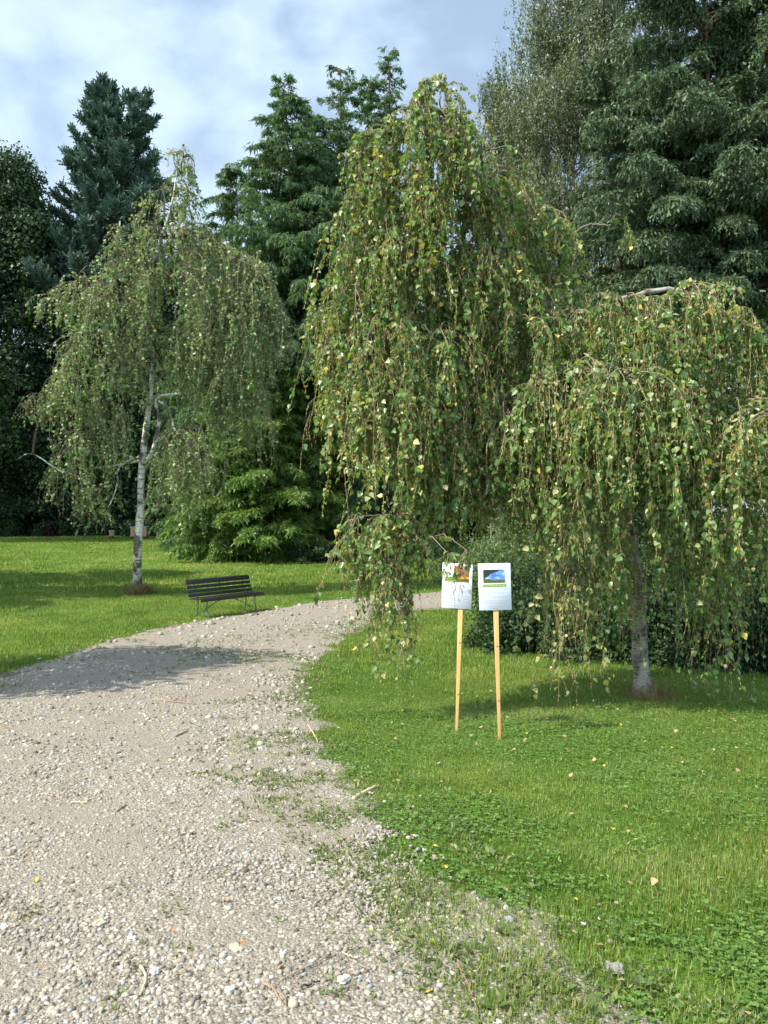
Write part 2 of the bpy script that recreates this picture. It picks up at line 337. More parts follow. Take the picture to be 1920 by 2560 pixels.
Lp[:, 0] += (vnoise(Lp[:, 0], Lp[:, 1], .25, 1)-.5)*.22; Rp[:, 0] += (vnoise(Rp[:, 0], Rp[:, 1], .22, 2)-.5)*.34
poly = np.vstack([Lp[::3], Rp[::-3]])
def sdist(X, Y):
    """signed distance to the path outline, positive inside"""
    P = np.stack([X, Y], -1); d = np.full(len(P), 1e9); ins = np.zeros(len(P), bool); n = len(poly)
    for i in range(n):
        a = poly[i]; b = poly[(i+1) % n]; ab = b-a; t = np.clip(((P-a)@ab)/(ab@ab+1e-12), 0, 1)
        d = np.minimum(d, np.hypot(*(P-a-t[:, None]*ab).T))
        c = ((a[1] > P[:, 1]) != (b[1] > P[:, 1])); ins ^= c & (P[:, 0] < (b[0]-a[0])*(P[:, 1]-a[1])/(b[1]-a[1]+1e-12)+a[0])
    return np.where(ins, d, -d)
def outward(p, w):
    sm = np.stack([np.convolve(np.pad(p[:, j], 12, 'reflect', reflect_type='odd'), np.ones(25)/25, 'valid') for j in (0, 1)], -1); t_ = np.gradient(sm, axis=0); t_ = t_/np.linalg.norm(t_, axis=1, keepdims=True); return p+np.stack([t_[:, 1], -t_[:, 0]], -1)*w
Rp = outward(Rp, .10+.18*vnoise(Rp[:, 0], Rp[:, 1], .5, 4)[:, None]); Lp = outward(Lp, -.10)
u = np.linspace(0, 1, 44)[None, :, None]
G = Lp[:, None]*(1-u)+Rp[:, None]*u
Z = zg(G[..., 0], G[..., 1])+.010+.006*vnoise(G[..., 0], G[..., 1], .3, 3); Z[:, 0] -= .02; Z[:, -1] -= .02
i = np.arange(G.shape[0]*44).reshape(-1, 44)
pf = np.stack([i[:-1, :-1], i[:-1, 1:], i[1:, 1:], i[1:, :-1]], -1).reshape(-1, 4)
tag(mk('path', np.concatenate([G, Z[..., None]], -1).reshape(-1, 3), [pf], M['path'], smooth=True), kind='structure')
# ------------------------------------------------------------------ gravel stones
def frustum_pts(n, y0, y1, power=1.0, margin=1.15):
    """points on the ground spread over the view wedge, density falling with distance"""
    q = rng.random(n); Y = (y0**power+(y1**power-y0**power)*q)**(1/power)
    X = (rng.random(n)*2-1)*(Y*.5*margin+.25); return X, Y
def ico():
    p = (1+5**.5)/2; v = unit(np.array([(-1,p,0),(1,p,0),(-1,-p,0),(1,-p,0),(0,-1,p),(0,1,p),(0,-1,-p),(0,1,-p),(p,0,-1),(p,0,1),(-p,0,-1),(-p,0,1)], dtype=float))
    f = [(0,11,5),(0,5,1),(0,1,7),(0,7,10),(0,10,11),(1,5,9),(5,11,4),(11,10,2),(10,7,6),(7,1,8),(3,9,4),(3,4,2),(3,2,6),(3,6,8),(3,8,9),(4,9,5),(2,4,11),(6,2,10),(8,6,7),(9,8,1)]
    return v, f
IV, IF = ico()
def stones():
    acc = Acc()
    for (n, y0, y1, s0, s1, pw) in ((190000, 2.1, 5.2, .0019, .0155, 1.3), (80000, 5.2, 11, .0040, .025, 1.0), (34000, 11, 23, .009, .046, 1.0)):
        X, Y = frustum_pts(n, y0, y1, pw); d = sdist(X, Y)
        keep = (d > -.04) | (rng.random(n) < np.exp(np.minimum(d, 0)/.13)*.9)
        # bare compacted patches carry fewer loose stones
        pat = vnoise(X, Y, .45, 5)*.6+vnoise(X, Y, 1.3, 6)*.4
        keep &= rng.random(n) < np.clip(-.55+2.3*pat, .10, 1)
        X, Y, d = X[keep], Y[keep], d[keep]; n = len(X)
        sz = s0+(s1-s0)*rng.random(n)**6.5; sz *= np.where(rng.random(n) < .006, 1.9, 1)*np.where((Y > 6) & (X < -.6) & (d < .5) & (rng.random(n) < .35), 1.8, 1)
        flat = .45+.35*rng.random(n); asp = .65+.35*rng.random(n)
        D = np.stack([np.cos(a := rng.random(n)*6.283), np.sin(a), (rng.random(n)-.5)*.35], -1)
        Nn = unit(np.stack([rng.normal(size=n)*.15, rng.normal(size=n)*.15, np.ones(n)], -1))
        P = np.stack([X, Y, zg(X, Y)+.012+sz*flat*(.35*rng.random(n)-.12)], -1)
        V, Fs, k = scatter(IV, [IF], P, D, Nn, sz, sz*asp, sz*flat)
        V = V+(rng.random(V.shape)-.5)*np.repeat(sz, 12)[:, None]*.62
        acc.add(V, Fs, np.repeat(np.clip(rng.normal(.5, .27, n), 0, 1), 12))
    o = acc.build('gravel', M['stone'], smooth=False); tag(o, kind='stuff')
stones()
# ------------------------------------------------------------------ grass, clover, weeds
def lawn():
    acc = Acc(); acl = Acc(); aw = Acc()
    for (n, y0, y1, pw, h, w) in ((430000, 2.1, 9.5, 1.2, .034, .0032), (210000, 9.5, 22, 1.1, .050, .0085), (130000, 22, 60, 1.0, .075, .024)):
        X, Y = frustum_pts(n, y0, y1, pw); d = sdist(X, Y)
        edge = vnoise(X, Y, .16, 8)*.5+vnoise(X, Y, .5, 9)*.5
        wz = np.clip((5.2-Y)/2.2, 0, 1)*(X > 0); dd = d; d = d-.45*wz
        wr = .32+.30*(X > -3); prob = np.clip((-d-.02)/(wr+.45*wz)-.40+edge*1.3, 0, 1); prob = np.where(d > 0, np.clip((edge-.58)*1.8-d*.9, 0, .4), prob)
        keep = rng.random(n) < prob
        keep &= ~((Y < 9.5) & (vnoise(X, Y, .55, 21) > .62) & (Y < 7.5) & (rng.random(n) < .6))
        X, Y = X[keep], Y[keep]; n = len(X)
        pat = vnoise(X, Y, .7, 10); fine = vnoise(X, Y, .13, 12)
        hh = h*(.45+.75*rng.random(n))*(.65+.7*pat)*(.8+.4*fine); dep = d[keep]
        hh *= np.clip(.62+(-dep)*1.0, .62, 1); lift = np.where(dep > -.45, .014, 0)
        az = rng.random(n)*6.283+pat*3
        lean = .35+1.5*rng.random(n)**1.3
        D = np.stack([np.cos(az)*lean, np.sin(az)*lean, np.ones(n)], -1)
        Nn = np.stack([np.cos(az), np.sin(az), -lean*.5], -1)*-1
        dry = vnoise(X, Y, .9, 14)*.6+vnoise(X, Y, .28, 15)*.4
        for (px_, py_, rr_) in [(1340,1795,.7), (1010,1600,.5), (1560,2150,.35), (1120,1770,.4), (900,2000,.3), (1700,2000,.3), (330,1395,2.5), (450,1420,2.)]:
            a_, b_ = gpx(px_, py_); dry = dry+.42*np.exp(-((X-a_)**2+(Y-b_)**2)/rr_**2)
        hh *= np.clip(1.25-.7*np.clip(dry-.5, 0, 1), .5, 1.2)*(.75+.5*vnoise(X, Y, .34, 17))
        col = np.clip(rng.normal(.42, .24, n)+(dry-.5)*.95+(rng.random(n) < .08)*.45, 0, 1)
        V, Fs, k = scatter(*BLADE, np.stack([X, Y, zg(X, Y)-.004+lift], -1), D, Nn, hh, w*(.7+.7*rng.random(n)), hh)
        acc.add(V, Fs, np.repeat(col, k))
    tag(acc.build('grass', M['grass']), kind='stuff')
    # clover: three round leaflets on a short stalk
    n = 110000; X, Y = frustum_pts(n, 2.1, 9, 1.1); d = sdist(X, Y)
    pat = vnoise(X, Y, .55, 21)*.65+vnoise(X, Y, .2, 22)*.35
    keep = (X > -1.8) & (rng.random(n) < np.clip((pat-.36)*3.2, 0.03, 1)*np.clip(1.35-Y/9, 0.12, 1)) & (d < -.05-.5*np.clip((5-Y)/2.4, 0, 1)*(vnoise(X, Y, .25, 41) > .42))
    X, Y = X[keep], Y[keep]; n = len(X); base = np.stack([X, Y, zg(X, Y)+.012+.028*rng.random(n)], -1)
    a0 = rng.random(n)*6.283; s = .007+.007*rng.random(n); tilt = rng.normal(size=(n, 3))*.32+np.array([0, 0, 1]); c = np.clip(rng.normal(.55, .22, n), 0, 1)
    CL = ([(0,0,0),(.42,.35,.06),(.5,.75,.08),(.2,1,.03),(-.2,1,.03),(-.5,.75,.08),(-.42,.35,.06)], [[(0,1,2,3,4,5,6)]])
    for q in range(3):
        D = np.stack([np.cos(a0+q*2.094), np.sin(a0+q*2.094), np.full(n, .12)], -1)
        V, Fs, k = scatter(*CL, base, D, tilt, s, s*.95); acl.add(V, Fs, np.repeat(c, k))
    # small broad leaves mixed all through the turf
    n = 90000; X, Y = frustum_pts(n, 2.1, 12, 1.1); d = sdist(X, Y); keep = (X > -2.5) & (d < -.08) & (rng.random(n) < .35+.65*vnoise(X, Y, .4, 44)); X, Y = X[keep], Y[keep]; n = len(X)
    D = rng.normal(size=(n, 3)); D[:, 2] = np.abs(D[:, 2])*.5+.1; L = (.010+.016*rng.random(n)**2)*(1+.03*Y)
    V, Fs, k = scatter(*DIAM, np.stack([X, Y, zg(X, Y)+.012+.02*rng.random(n)], -1), D, rnd_dir(n)*.6+np.array([0, 0, 1.]), L, L*(.3+.3*rng.random(n))); acl.add(V, Fs, np.repeat(np.clip(rng.normal(.5, .28, n), 0, 1), k))
    tag(acl.build('clover', M['clover']), kind='stuff')
    # low straggling weeds (knotgrass, plantain) along the ragged edge of the path
    n = 42000; X, Y = frustum_pts(n, 2.1, 15, 1.0); d = sdist(X, Y)
    pat = vnoise(X, Y, .22, 31)*.55+vnoise(X, Y, .8, 32)*.45
    keep = (d > -.55) & (rng.random(n) < np.where(d < .25, np.clip((pat-.44)*4, 0, 1), np.clip((pat-.60-.10*d)*4, 0, .8)))
    X, Y = X[keep], Y[keep]; n = len(X)
    for (px_, py_, rr_, nn_) in [(520,1640,.5,260), (610,1655,.4,160), (470,1622,.5,160), (745,1582,.8,260), (690,1640,.5,200), (560,1600,.8,220), (820,1560,.9,200), (705,1745,.35,240), (660,1850,.35,260), (640,1950,.2,160), (700,2010,.18,160), (600,1755,.3,60), (730,1960,.2,200), (800,2060,.2,220), (860,2150,.16,160), (960,2200,.2,240), (1040,2300,.2,200), (1010,2260,.16,160), (1100,2400,.2,200), (1200,2470,.2,240), (1300,2500,.2,200), (80,2290,.05,16), (300,2225,.05,10), (860,2500,.06,20), (430,1680,.5,60), (610,1880,.3,50), (520,1700,.3,50)]:
        a_, b_ = gpx(px_, py_); nn_ = int(nn_*.45); X = np.append(X, a_+rng.normal(size=nn_)*rr_*.62); Y = np.append(Y, b_+rng.normal(size=nn_)*rr_*.62)
    n = len(X)
    P = np.stack([X, Y, zg(X, Y)+.012], -1)
    for q in range(5):
        D = np.stack([rng.normal(size=n), rng.normal(size=n), .35+.6*rng.random(n)], -1)
        L = (.012+.022*rng.random(n))*(1+Y*.03)
        V, Fs, k = scatter(*DIAM, P+rng.normal(size=(n, 3))*np.array([.018, .018, .004]), D, rnd_dir(n)+np.array([0, 0, 1.5]), L, L*.38)
        aw.add(V, Fs, np.repeat(np.clip(rng.normal(.4, .25, n), 0, 1), k))
    tag(aw.build('weeds', M['weed']), kind='stuff')
lawn()
def plantain(x, y, s, where):
    gx, gy = gpx(x, y); z = float(zg(gx, gy))+.01; n = random.randint(5, 8)
    a = np.arange(n)*6.283/n+rng.random(n)*.7; el = .25+.5*rng.random(n)
    OV = ([(0,0,0),(.12,.25,.03),(.5,.45,.08),(.46,.75,.06),(0,1,0),(-.46,.75,.06),(-.5,.45,.08),(-.12,.25,.03)], [[(0,1,2,3,4),(0,4,5,6,7)]])
    D = np.stack([np.cos(a), np.sin(a), el], -1)
    V, Fs, k = scatter(*OV, np.tile([gx, gy, z], (n, 1)), D, np.tile([0, 0, 1.], (n, 1))+rng.normal(size=(n, 3))*.15, (.045+.04*rng.random(n))*s, (.026+.012*rng.random(n))*s)
    o = mk('plantain', V-np.array([gx, gy, z]), Fs, M['weed'], rnd=np.repeat(np.clip(rng.normal(.35, .2, n), 0, 1), k)); o.location = (gx, gy, z)
    tag(o, 'broad-leaved plantain rosette '+where, 'weed', 'plantain rosettes along the path edge')
for p in [(1185,2395,.7,'just above the reddish bramble stem'), (1262,2352,.8,'in the weeds right of the bramble stem'), (1240,2535,.95,'at the bottom edge right of the bramble stem'), (1400,2495,.8,'on the pale gravel at the lower right'), (1480,2545,.8,'at the bottom edge in the lower right clover'),
          (1222,2150,.7,'on bare soil in the ragged middle verge'), (1130,2085,.6,'in the verge below the broken branch piece'), (1330,2235,.7,'between clover and bare gravel right of the verge'), (1010,2210,.5,'alone on the gravel left of the verge'), (880,1880,.6,'at the upper verge beside the pale rotten twig'), (1600,2480,.8,'deep in the clover at the lower right')]:
    plantain(*p)
# fallen leaves: individuals
fl_mesh = {}
for nm in M['fallen']:
    for q in range(2):
        tv = np.array(LEAF[0]); tv[:, 2] = (np.abs(tv[:, 0])*.7+(tv[:, 1]-.5)**2*.5)*(1 if q else -.5); tv[:, 1] -= .5
        fl_mesh[nm, q] = mk('fallen_leaf', tv*np.array([.9, 1, 1]), [np.array(LEAF[1][0])], M['fallen'][nm])
protos = list(fl_mesh.values())
def fallen(n, y0, y1, on_path, used=[]):
    c = 0
    while c < n:
        X, Y = frustum_pts(1, y0, y1, 1.0, 1.0); d = sdist(X, Y)[0]; X = float(X[0]); Y = float(Y[0])
        if not on_path and c % 2:
            a_, b_ = gpx(random.gauss(1500, 260), random.gauss(1765, 60)); X, Y = a_, b_; d = sdist(np.array([X]), np.array([Y]))[0]
        if on_path and d < .1: continue
        if not on_path and (d > -.1 or X < 0 or (Y < 5 and random.random() < .3)): continue
        nm = random.choices(['yellow', 'orange', 'green', 'tan'], (4, 3, 1.5, 4) if on_path else (2.4, .5, .4, 8))[0]; q = random.randint(0, 1)
        src = fl_mesh[nm, q]; o = src if src not in used else src.copy()
        if o is src: used.append(src)
        else: C.objects.link(o)
        s = random.uniform(.020, .040); o.location = (X, Y, float(zg(X, Y))+(.020 if on_path else random.uniform(.028, .042))); o.scale = (s, s, s)
        o.rotation_euler = (random.gauss(0, .35), random.gauss(0, .35), random.uniform(0, 6.28))
        adj = {'yellow': 'bright yellow', 'orange': 'curled orange', 'green': 'olive green', 'tan': 'dry tan'}[nm]
        tag(o, f'small {adj} fallen leaf lying on the '+('gravel path' if on_path else 'grass by the birch'), 'fallen leaf', f'{adj} fallen leaves on the '+('gravel' if on_path else 'grass'))
        c += 1
fallen(75, 2.4, 9, True); fallen(190, 2.4, 9.5, False)
for o in protos:
    if 'label' not in o: bpy.data.objects.remove(o)
# ------------------------------------------------------------------ single stones and sticks
def rock(x, y, size, label, col, egg=False):
    gx, gy = gpx(x, y); me = bpy.data.meshes.new('rock')
    import bmesh
    bm = bmesh.new(); bmesh.ops.create_icosphere(bm, subdivisions=3, radius=1)
    for v in bm.verts:
        n = v.co.normalized(); f = 1 if egg else 1+.16*math.sin(n.x*5+x)+.13*math.sin(n.y*7+y)+.10*math.sin(n.z*9+x+y)
        v.co = Vector((n.x*size[0]*(1-.25*n.y if egg else 1), n.y*size[1], n.z*size[2]))*f
    for f in bm.faces: f.smooth = egg
    bm.to_mesh(me); bm.free(); me.materials.append(col)
    o = bpy.data.objects.new('stone', me); C.objects.link(o); o.location = (gx, gy, float(zg(gx, gy))+.012+size[2]*.55); o.rotation_euler.z = random.uniform(0, 3) if not egg else .3
    tag(o, label, 'stone')
wh = solid('whitish limestone', (.50,.46,.39), .85, 25, (.62,.59,.52), .6); tn = solid('tan limestone', (.40,.34,.24), .8, 20, (.48,.42,.31), .3); gy_ = solid('grey limestone', (.34,.34,.32), .8, 25, (.46,.45,.42), .4)
rock(733, 2532, (.016, .020, .014), 'smooth egg-shaped tan stone beside the twigs at the bottom of the path', tn, True)
rock(858, 2474, (.022, .018, .014), 'knobbly white stone on the gravel near an orange leaf', wh)
rock(590, 2386, (.030, .020, .008), 'flat tan slab of stone sunk in the gravel', tn)
rock(390, 2445, (.018, .016, .012), 'angular pale stone beside the curved pale stick', gy_)
rock(575, 2495, (.018, .015, .012), 'rounded white pebble right of the curved stick', wh)
rock(330, 2362, (.017, .014, .012), 'white quartz-like stone in the lower left gravel', wh)
rock(12, 2325, (.017, .014, .011), 'bright white stone at the left edge of the path', wh)
rock(250, 2320, (.024, .020, .013), 'beige angular stone in the lower left of the path', tn)
rock(1535, 2440, (.038, .030, .010), 'flat grey stone in the clover at the right path edge', solid('dark grey limestone', (.20,.19,.16), .9, 25, (.28,.27,.23), .4))
rock(775, 1722, (.03, .025, .015), 'pale stone on the right verge of the path', wh)
def stick(pts, r, label, mat, forks=()):
    """pts: photo pixels on the ground"""
    g = [gpx(*p) for p in pts]; P = catmull([(a, b, float(zg(a, b))+.018) for a, b in g], 14)
    o0 = P[0].copy(); P[1:-1, 2] += np.abs(rng.normal(size=12))*.004; rad = np.linspace(r, r*.6, 14)*(1+.12*rng.normal(size=14))
    acc = Acc(); V, Fs = tubes(P[None]-o0, rad[None], 6); acc.add(V, Fs)
    for fk in forks:
        g = [gpx(*p) for p in fk]; Q = catmull([(a, b, float(zg(a, b))+.02) for a, b in g], 8); V, Fs = tubes(Q[None]-o0, np.linspace(r*.6, r*.3, 8)[None], 5); acc.add(V, Fs)
    o = acc.build('stick', mat); o.location = o0; tag(o, label, 'stick')
stick([(352,2430),(366,2455),(362,2485),(352,2505)], .006, 'short curved pale stick lying in the lower left gravel', M['palestick'])
stick([(382,1755),(430,1760),(490,1766)], .012, 'long dark twig lying across the shaded gravel', M['stick'], [[(425,1760),(445,1754)]])
stick([(885,2008),(915,1990),(948,1974)], .015, 'thick pale broken branch piece in the grass at the path edge', M['palestick'])
stick([(825,2408),(790,2430),(735,2455),(705,2470)], .003, 'thin forked brown twig in the bottom gravel', M['stick'], [[(775,2436),(760,2415)],[(725,2459),(760,2505)]])
stick([(752,2493),(800,2474)], .004, 'short straight black twig below the forked twig', solid('black twig', (.04,.035,.03), .8, 30, (.09,.08,.07)))
stick([(658,2480),(685,2495)], .007, 'flat brown bark chip at the bottom of the path', M['stick'], [[(685,2495),(700,2520),(718,2548)],[(685,2495),(712,2515),(716,2540)]])
stick([(855,2400),(870,2412),(888,2417)], .003, 'small curved straw-coloured twig left of the weeds', M['palestick'])
stick([(1140,2430),(1165,2475),(1195,2555)], .004, 'reddish bramble stem on the gravel between the weeds', solid('reddish stem', (.22,.11,.08), .7, 30, (.34,.2,.15)))
stick([(180,2010),(222,2010)], .007, 'flat tan wood chip on the middle gravel', M['palestick'])
stick([(292,2034),(318,2018)], .006, 'grey bark chip on the middle of the path', M['stick'])
stick([(770,1815),(785,1840),(795,1860)], .008, 'pale rotten twig at the right verge of the path', M['palestick'])
stick([(440,1845),(470,1832)], .008, 'small dark twig beyond the wood chips on the path', M['stick'])
# ------------------------------------------------------------------ weeping birches
def limb(acc, pts, r0, r1, m=24, k=8, gn=.0):
    P = catmull(pts, m); P[1:-1] += rng.normal(size=(m-2, 3))*gn
    rad = np.linspace(r0, r1, m)**1.0; rad[0] *= 1.0
    V, Fs = tubes(P[None], rad[None], k); acc.add(V, Fs, .3+.4*rng.random()); return P
def weeping(root, trunk, tr, umb, leaf, LS, spacing, bark, lm, catk, k_dro=.22, twr=.0022, templ=LEAF, extra=(), trunk_k=12, side=1.0):
    ta = Acc(); TP = limb(ta, trunk, tr[0], tr[1], 60, trunk_k, .004)
    # root flare
    ta.V[0].reshape(60, trunk_k, 3)[0] = TP[0]+(ta.V[0].reshape(60, trunk_k, 3)[0]-TP[0])*1.7
    ta.V[0].reshape(60, trunk_k, 3)[1] = TP[1]+(ta.V[0].reshape(60, trunk_k, 3)[1]-TP[1])*1.2
    AP = [TP[8:]]
    for e in extra: AP.append(limb(ta, e[0], e[1], e[2], 30, 8, .008))
    AP = np.concatenate(AP)
    br = Acc(); tw = Acc(); lf = Acc(); ck = Acc()
    for (hub, Rr, L, nr, ns, el, opt) in umb:
        hub = np.array(hub)
        # limb from trunk to hub
        j = int(np.argmin(np.linalg.norm(AP-hub, axis=1)+np.maximum(hub[2]-AP[:, 2]-.1, 0)*.5)); a = AP[j]; far_ = np.linalg.norm(hub-a)
        mid = (a+hub)/2+np.array([0, 0, .16*np.linalg.norm(hub-a)])
        if opt.get('limb', True) and np.linalg.norm(hub-a) > .02:
            limb(br, [a, mid, hub], (twr*2.6+.012*far_)*opt.get('lr', 1), twr*2.2*opt.get('lr', 1), 16, 6, .006)
        az = rng.random(nr)*6.283
        if 'az' in opt: az = opt['az']+(rng.random(nr)-.5)*opt.get('daz', 2.2)
        D0 = np.stack([np.cos(az), np.sin(az)*side, el+.35*rng.normal(size=nr)], -1)
        Lr = Rr*(1.1+.7*rng.random(nr))
        ribs = strands(np.tile(hub, (nr, 1)), D0, Lr, 10, Rr*.75, .14, .75)
        V, Fs = tubes(ribs, np.linspace(twr*1.9, twr*.8, 11)[None]*(1+.3*rng.random((nr, 1))), 4); br.add(V, Fs, np.repeat(rng.random(nr), 44))
        r = rng.integers(0, nr, ns); t = .12+.88*rng.random(ns)**.7
        P0, T = along(ribs[r], t[:, None]); P0 = P0[:, 0]; T = T[:, 0]
        D1 = unit(T+rng.normal(size=(ns, 3))*.85*np.array([1, 1, .5])); Ls = L*(.35+.8*rng.random(ns))
        st = strands(P0, D1, Ls, 12, k_dro*(.6+.9*rng.random(ns)), .12)
        V, Fs = tubes(st, np.linspace(twr*.95, twr*.35, 13)[None]*(.7+.6*rng.random((ns, 1))), 3); tw.add(V, Fs, np.repeat(rng.random(ns), 39))
        # side twigs
        n2 = int(ns*2.8); r2 = rng.integers(0, ns, n2); P0, T = along(st[r2], (.1+.8*rng.random((n2, 1)))); D1 = unit(T[:, 0]+rng.normal(size=(n2, 3))*.6)
        L2 = L*(.10+.28*rng.random(n2)); s2 = strands(P0[:, 0], D1, L2, 6, k_dro*.5, .15)
        V, Fs = tubes(s2, np.linspace(twr*.5, twr*.25, 7)[None]+np.zeros((n2, 1)), 3); tw.add(V, Fs, np.repeat(rng.random(n2), 21))
        bare = opt.get('bare', 1.0)
        for (c, Lc) in ((st, Ls), (s2, L2), (ribs, Lr)):
            q = max(1, int(np.mean(Lc)/spacing*bare)); n = len(c)
            if c is ribs: q = max(1, q//2)
            P, T = along(c, rng.random((n, q))); P = P.reshape(-1, 3); T = T.reshape(-1, 3)
            dn = rng.random(n)**.8*1.5; tn = rng.normal(size=n)*.13
            keep = rng.random(len(P)) < np.clip(np.repeat(Lc/np.mean(Lc)*dn, q)*.8, 0, 1); tn = np.repeat(tn, q)[keep]; P = P[keep]; T = T[keep]
            n = len(P); out = rng.normal(size=(n, 3)); out[:, 2] = 0; out = unit(out)
            D = unit(T*.4+out*.55+np.array([0, 0, -.6])+rng.normal(size=(n, 3))*.42)
            Nn = unit(out*.9+np.array([0, 0, .5])+rng.normal(size=(n, 3))*.6)
            s = LS*(.42+1.05*rng.random(n)**1.8); P = P+out*LS*.2
            V, Fs, kk = scatter(*templ, P, D, Nn, s, s*.92)
            base = opt.get('tone', .45)
            col = np.clip(rng.normal(base, .19, n)+tn, 0, .93); col = np.where(rng.random(n) < .02, .96, col)
            lf.add(V, Fs, np.repeat(col, kk))
            if catk and c is not ribs:
                qc = max(1, int(q*catk)); P, T = along(c, rng.random((len(c), qc))); P = P.reshape(-1, 3); n = len(P)
                V, Fs, kk = scatter(*SPIN, P, np.array([0, 0, -1.])+rng.normal(size=(n, 3))*.18, rnd_dir(n), LS*(.4+.45*rng.random(n)), LS*.12)
                ck.add(V, Fs, np.repeat(rng.random(n), kk))
    ta.build('trunk', bark, root, True); br.build('branches', M['bark'] if bark is M['bark_birch'] else M['branch'], root, True)
    tw.build('twigs', M['twig'], root); lf.build('crown', lm, root); ck.build('catkins', M['catkin'], root)
def U(x, y, Y, Rr, L, nr, ns, el=.5, **o): return (at(x, y, Y), Rr, L, nr, ns, el, o)
def back(h):
    # keep the left fringe level with or behind the signs
    Y = h[1]; x = h[0]/Y*F+960; k = .62*np.clip((1330-x)/180, 0, 1) if Y < 7.6 else 0.; k *= 1 if (CAMZ-h[2])/Y*F+1290 > 500 else .5
    return h*np.array([(Y+k)/Y, (Y+k)/Y, 0])+np.array([0, 0, CAMZ+(h[2]-CAMZ)*(Y+k)/Y])
gx, gy = gpx(1608, 1738); tb = (gx, gy, float(zg(gx, gy)))
rb = empty('weeping_birch', tb, 'large weeping birch with a grey lichened trunk, its leafy curtain hanging over both signs', 'tree')
trunk = [np.array(tb)-np.array([0, 0, .05]), at(1598,1600,8.55), at(1585,1430,8.5), at(1560,1260,8.4), at(1520,1080,8.3), at(1450,900,8.2), at(1370,770,8.1), at(1290,650,8.0), at(1210,500,7.9), at(1150,350,7.85), at(1118,240,7.8), at(1113,192,7.8)]
ex = [([at(1450,900,8.2), at(1490,790,8.0), at(1570,745,7.8), at(1680,722,7.7), at(1800,770,7.7), at(1915,850,7.7)], .045, .010),
      ([at(1370,770,8.1), at(1290,762,8.3), at(1210,800,8.2), at(1110,850,7.9), at(1000,900,7.6)], .030, .010),
      ([at(1210,500,7.9), at(1250,430,8.0), at(1310,455,8.2), at(1370,540,8.3), at(1410,640,8.3)], .020, .006),
      ([at(1450,900,8.2), at(1330,1010,7.9), at(1230,1150,7.7), at(1215,1235,7.6), at(1140,1290,7.5), at(1060,1365,7.1), at(1010,1460,6.8)], .022, .006),
      ([at(1113,192,7.8), at(1103,200,7.7), at(1100,270,7.6), at(1092,380,7.5)], .012, .005),
      ([at(1560,1260,8.4), at(1500,1250,8.0), at(1425,1300,7.8), at(1415,1380,7.7), at(1450,1440,7.7), at(1455,1560,7.7)], .018, .005),
      ([at(1560,1260,8.4), at(1660,1200,8.0), at(1740,1280,7.9), at(1800,1400,7.8), at(1810,1560,7.8)], .018, .005)]
